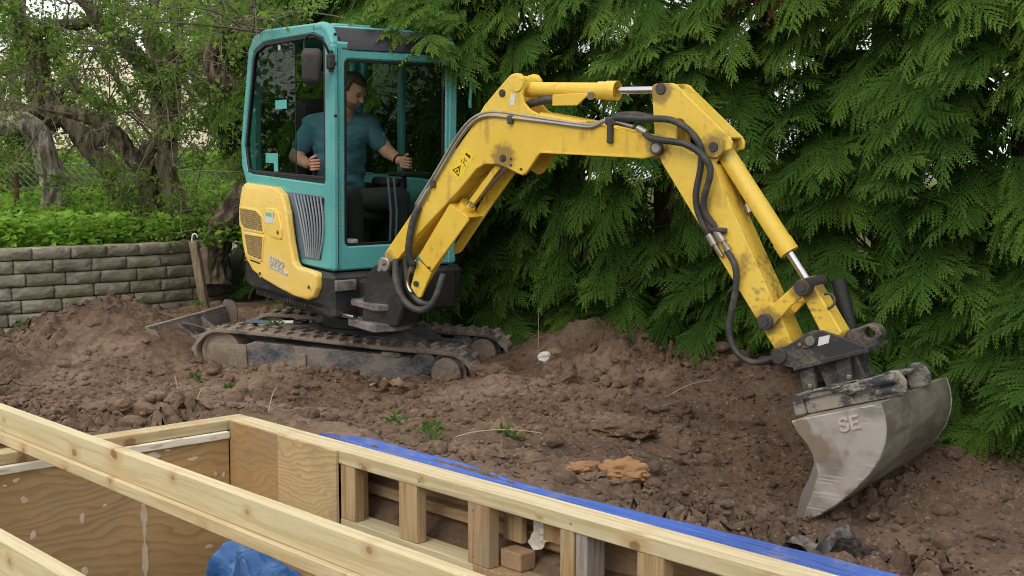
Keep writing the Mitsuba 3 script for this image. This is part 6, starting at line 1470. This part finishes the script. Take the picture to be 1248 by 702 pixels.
for i, (x_, y_, r_, lab, sq) in enumerate([(-1.89, 5.86, .062, 'round pale stone at the edge of the pit', (1.15, 1, .8)), (-2.0, 6.05, .09, 'flat yellowish clod above the round stone', (1.4, 1, .55)), (-.02, 5.68, .055, 'yellowish brown clod beside the green sprig', (1.2, 1, .9)), (.28, 7.35, .10, 'dark upright lump of soil in the middle of the dug area', (1, .8, 1.0)), (.85, 6.75, .10, 'large dark clod near the dug hollow', (1.6, 1, .6)), (.55, 6.1, .11, 'flat crusty clod in the middle of the soil', (1.5, 1, .5)), (-.12, 7.55, .09, 'pale clod leaning against the drive sprocket', (1.4, 1, .7))]):
    k = thing('stone' if i == 0 else 'clod', lab, 'stone' if i == 0 else 'clod')
    m = pebble(50 + i, r_, 4, .22 if i == 0 else .5, sq); obj('lump', (m[0] + ground_pt(x_, y_, r_ * .3), m[1]), 'm_soil' if i != 2 else 'm_cardboard', k, smooth=True)
for i, (x0, y0, dx, dy, L, hh_, lab, m) in enumerate([(-.26, 5.62, .42, -.06, .5, .03, 'long pale root lying over the clods', 'm_twig_pale'), (-1.55, 5.95, .06, .1, .12, .10, 'forked pale twig standing near the round stone', 'm_twig_pale'), (-1.2, 5.98, .02, .2, .2, .13, 'thin upright straw near the frame corner', 'm_twig_pale'), (-1.95, 7.0, .08, -.2, .2, .1, 'pale stalk on the left soil', 'm_twig_pale'), (.9, 7.1, .3, .1, .3, .03, 'thin pale twig in the hollow near the bucket', 'm_twig_pale'), (.17, 8.05, .01, .12, .12, .28, 'straw standing by the white shard', 'm_twig_pale'), (-2.45, 8.9, .5, .2, .5, .08, 'bent pale root over the dozer blade', 'm_twig_pale')]):
    k = thing('twig', lab, 'twig'); s = ground_pt(x0, y0, .015); e = ground_pt(x0 + dx, y0 + dy, .015) + [0, 0, hh_ if hh_ > .12 else 0]
    mid = (s + e) / 2 + [0, 0, hh_ * (.9 if hh_ < .12 else .3)]
    obj('twig', tube(wiggle([s, mid, e], 14, .03, i), np.linspace(.0032, .0018, 14), 5), m, k, smooth=True)
# spade lying on the track
k = thing('hand_spade', 'grey hand spade with a white and black handle lying across the near track', 'spade')
SP = Frame(U((-.62, .20, .150)), U.M.T @ np.array([1, -.05, .05]), TILT)
obj('blade', prism(rnd([(-.14, -.05), (.02, -.045), (.03, -.018), (.03, .018), (.02, .045), (-.14, .05), (-.19, .0)], .015), -.004, .004, .002, axis=2), 'm_louvre', k, SP)
obj('shaft', tube([(.03, 0, .0), (.20, 0, .015)], .012, 10), 'm_white', k, SP)
obj('handle', tube(spline([(.20, 0, .015), (.23, .03, .02), (.28, .045, .02), (.30, 0.0, .02), (.28, -.045, .02), (.23, -.03, .02), (.205, 0, .015)], 24), .011, 8), 'm_black_clean', k, SP, smooth=True)
# blue bag down in the pit
bg = blob({'a': (np.array([1.00, -.60, -.33]), (.09, .09, .09)), 'b': (np.array([1.25, -.60, -.36]), (.16, .14, .15)), 'c': (np.array([.95, -.60, -.60]), (.12, .15, .2)), 'd': (np.array([1.2, -.60, -1.4]), (.35, .2, .35))}, [('a', 'b'), ('a', 'c'), ('b', 'c'), ('c', 'd'), ('b', 'd')], .02, 6)
cr = np.abs(meshkit.fbm(bg[0] * np.array([9, 9, 4.5]), 3, 13) - .5) * 2 - .35
bgn = trimesh.Trimesh(*bg, process=False).vertex_normals
k = thing('blue_bag', 'shiny blue plastic bag bulging up inside the pit under the planks', 'plastic bag')
obj('bag', (bg[0] + bgn * (cr * .09)[:, None], bg[1]), 'm_bag', k, PIT, smooth=35)
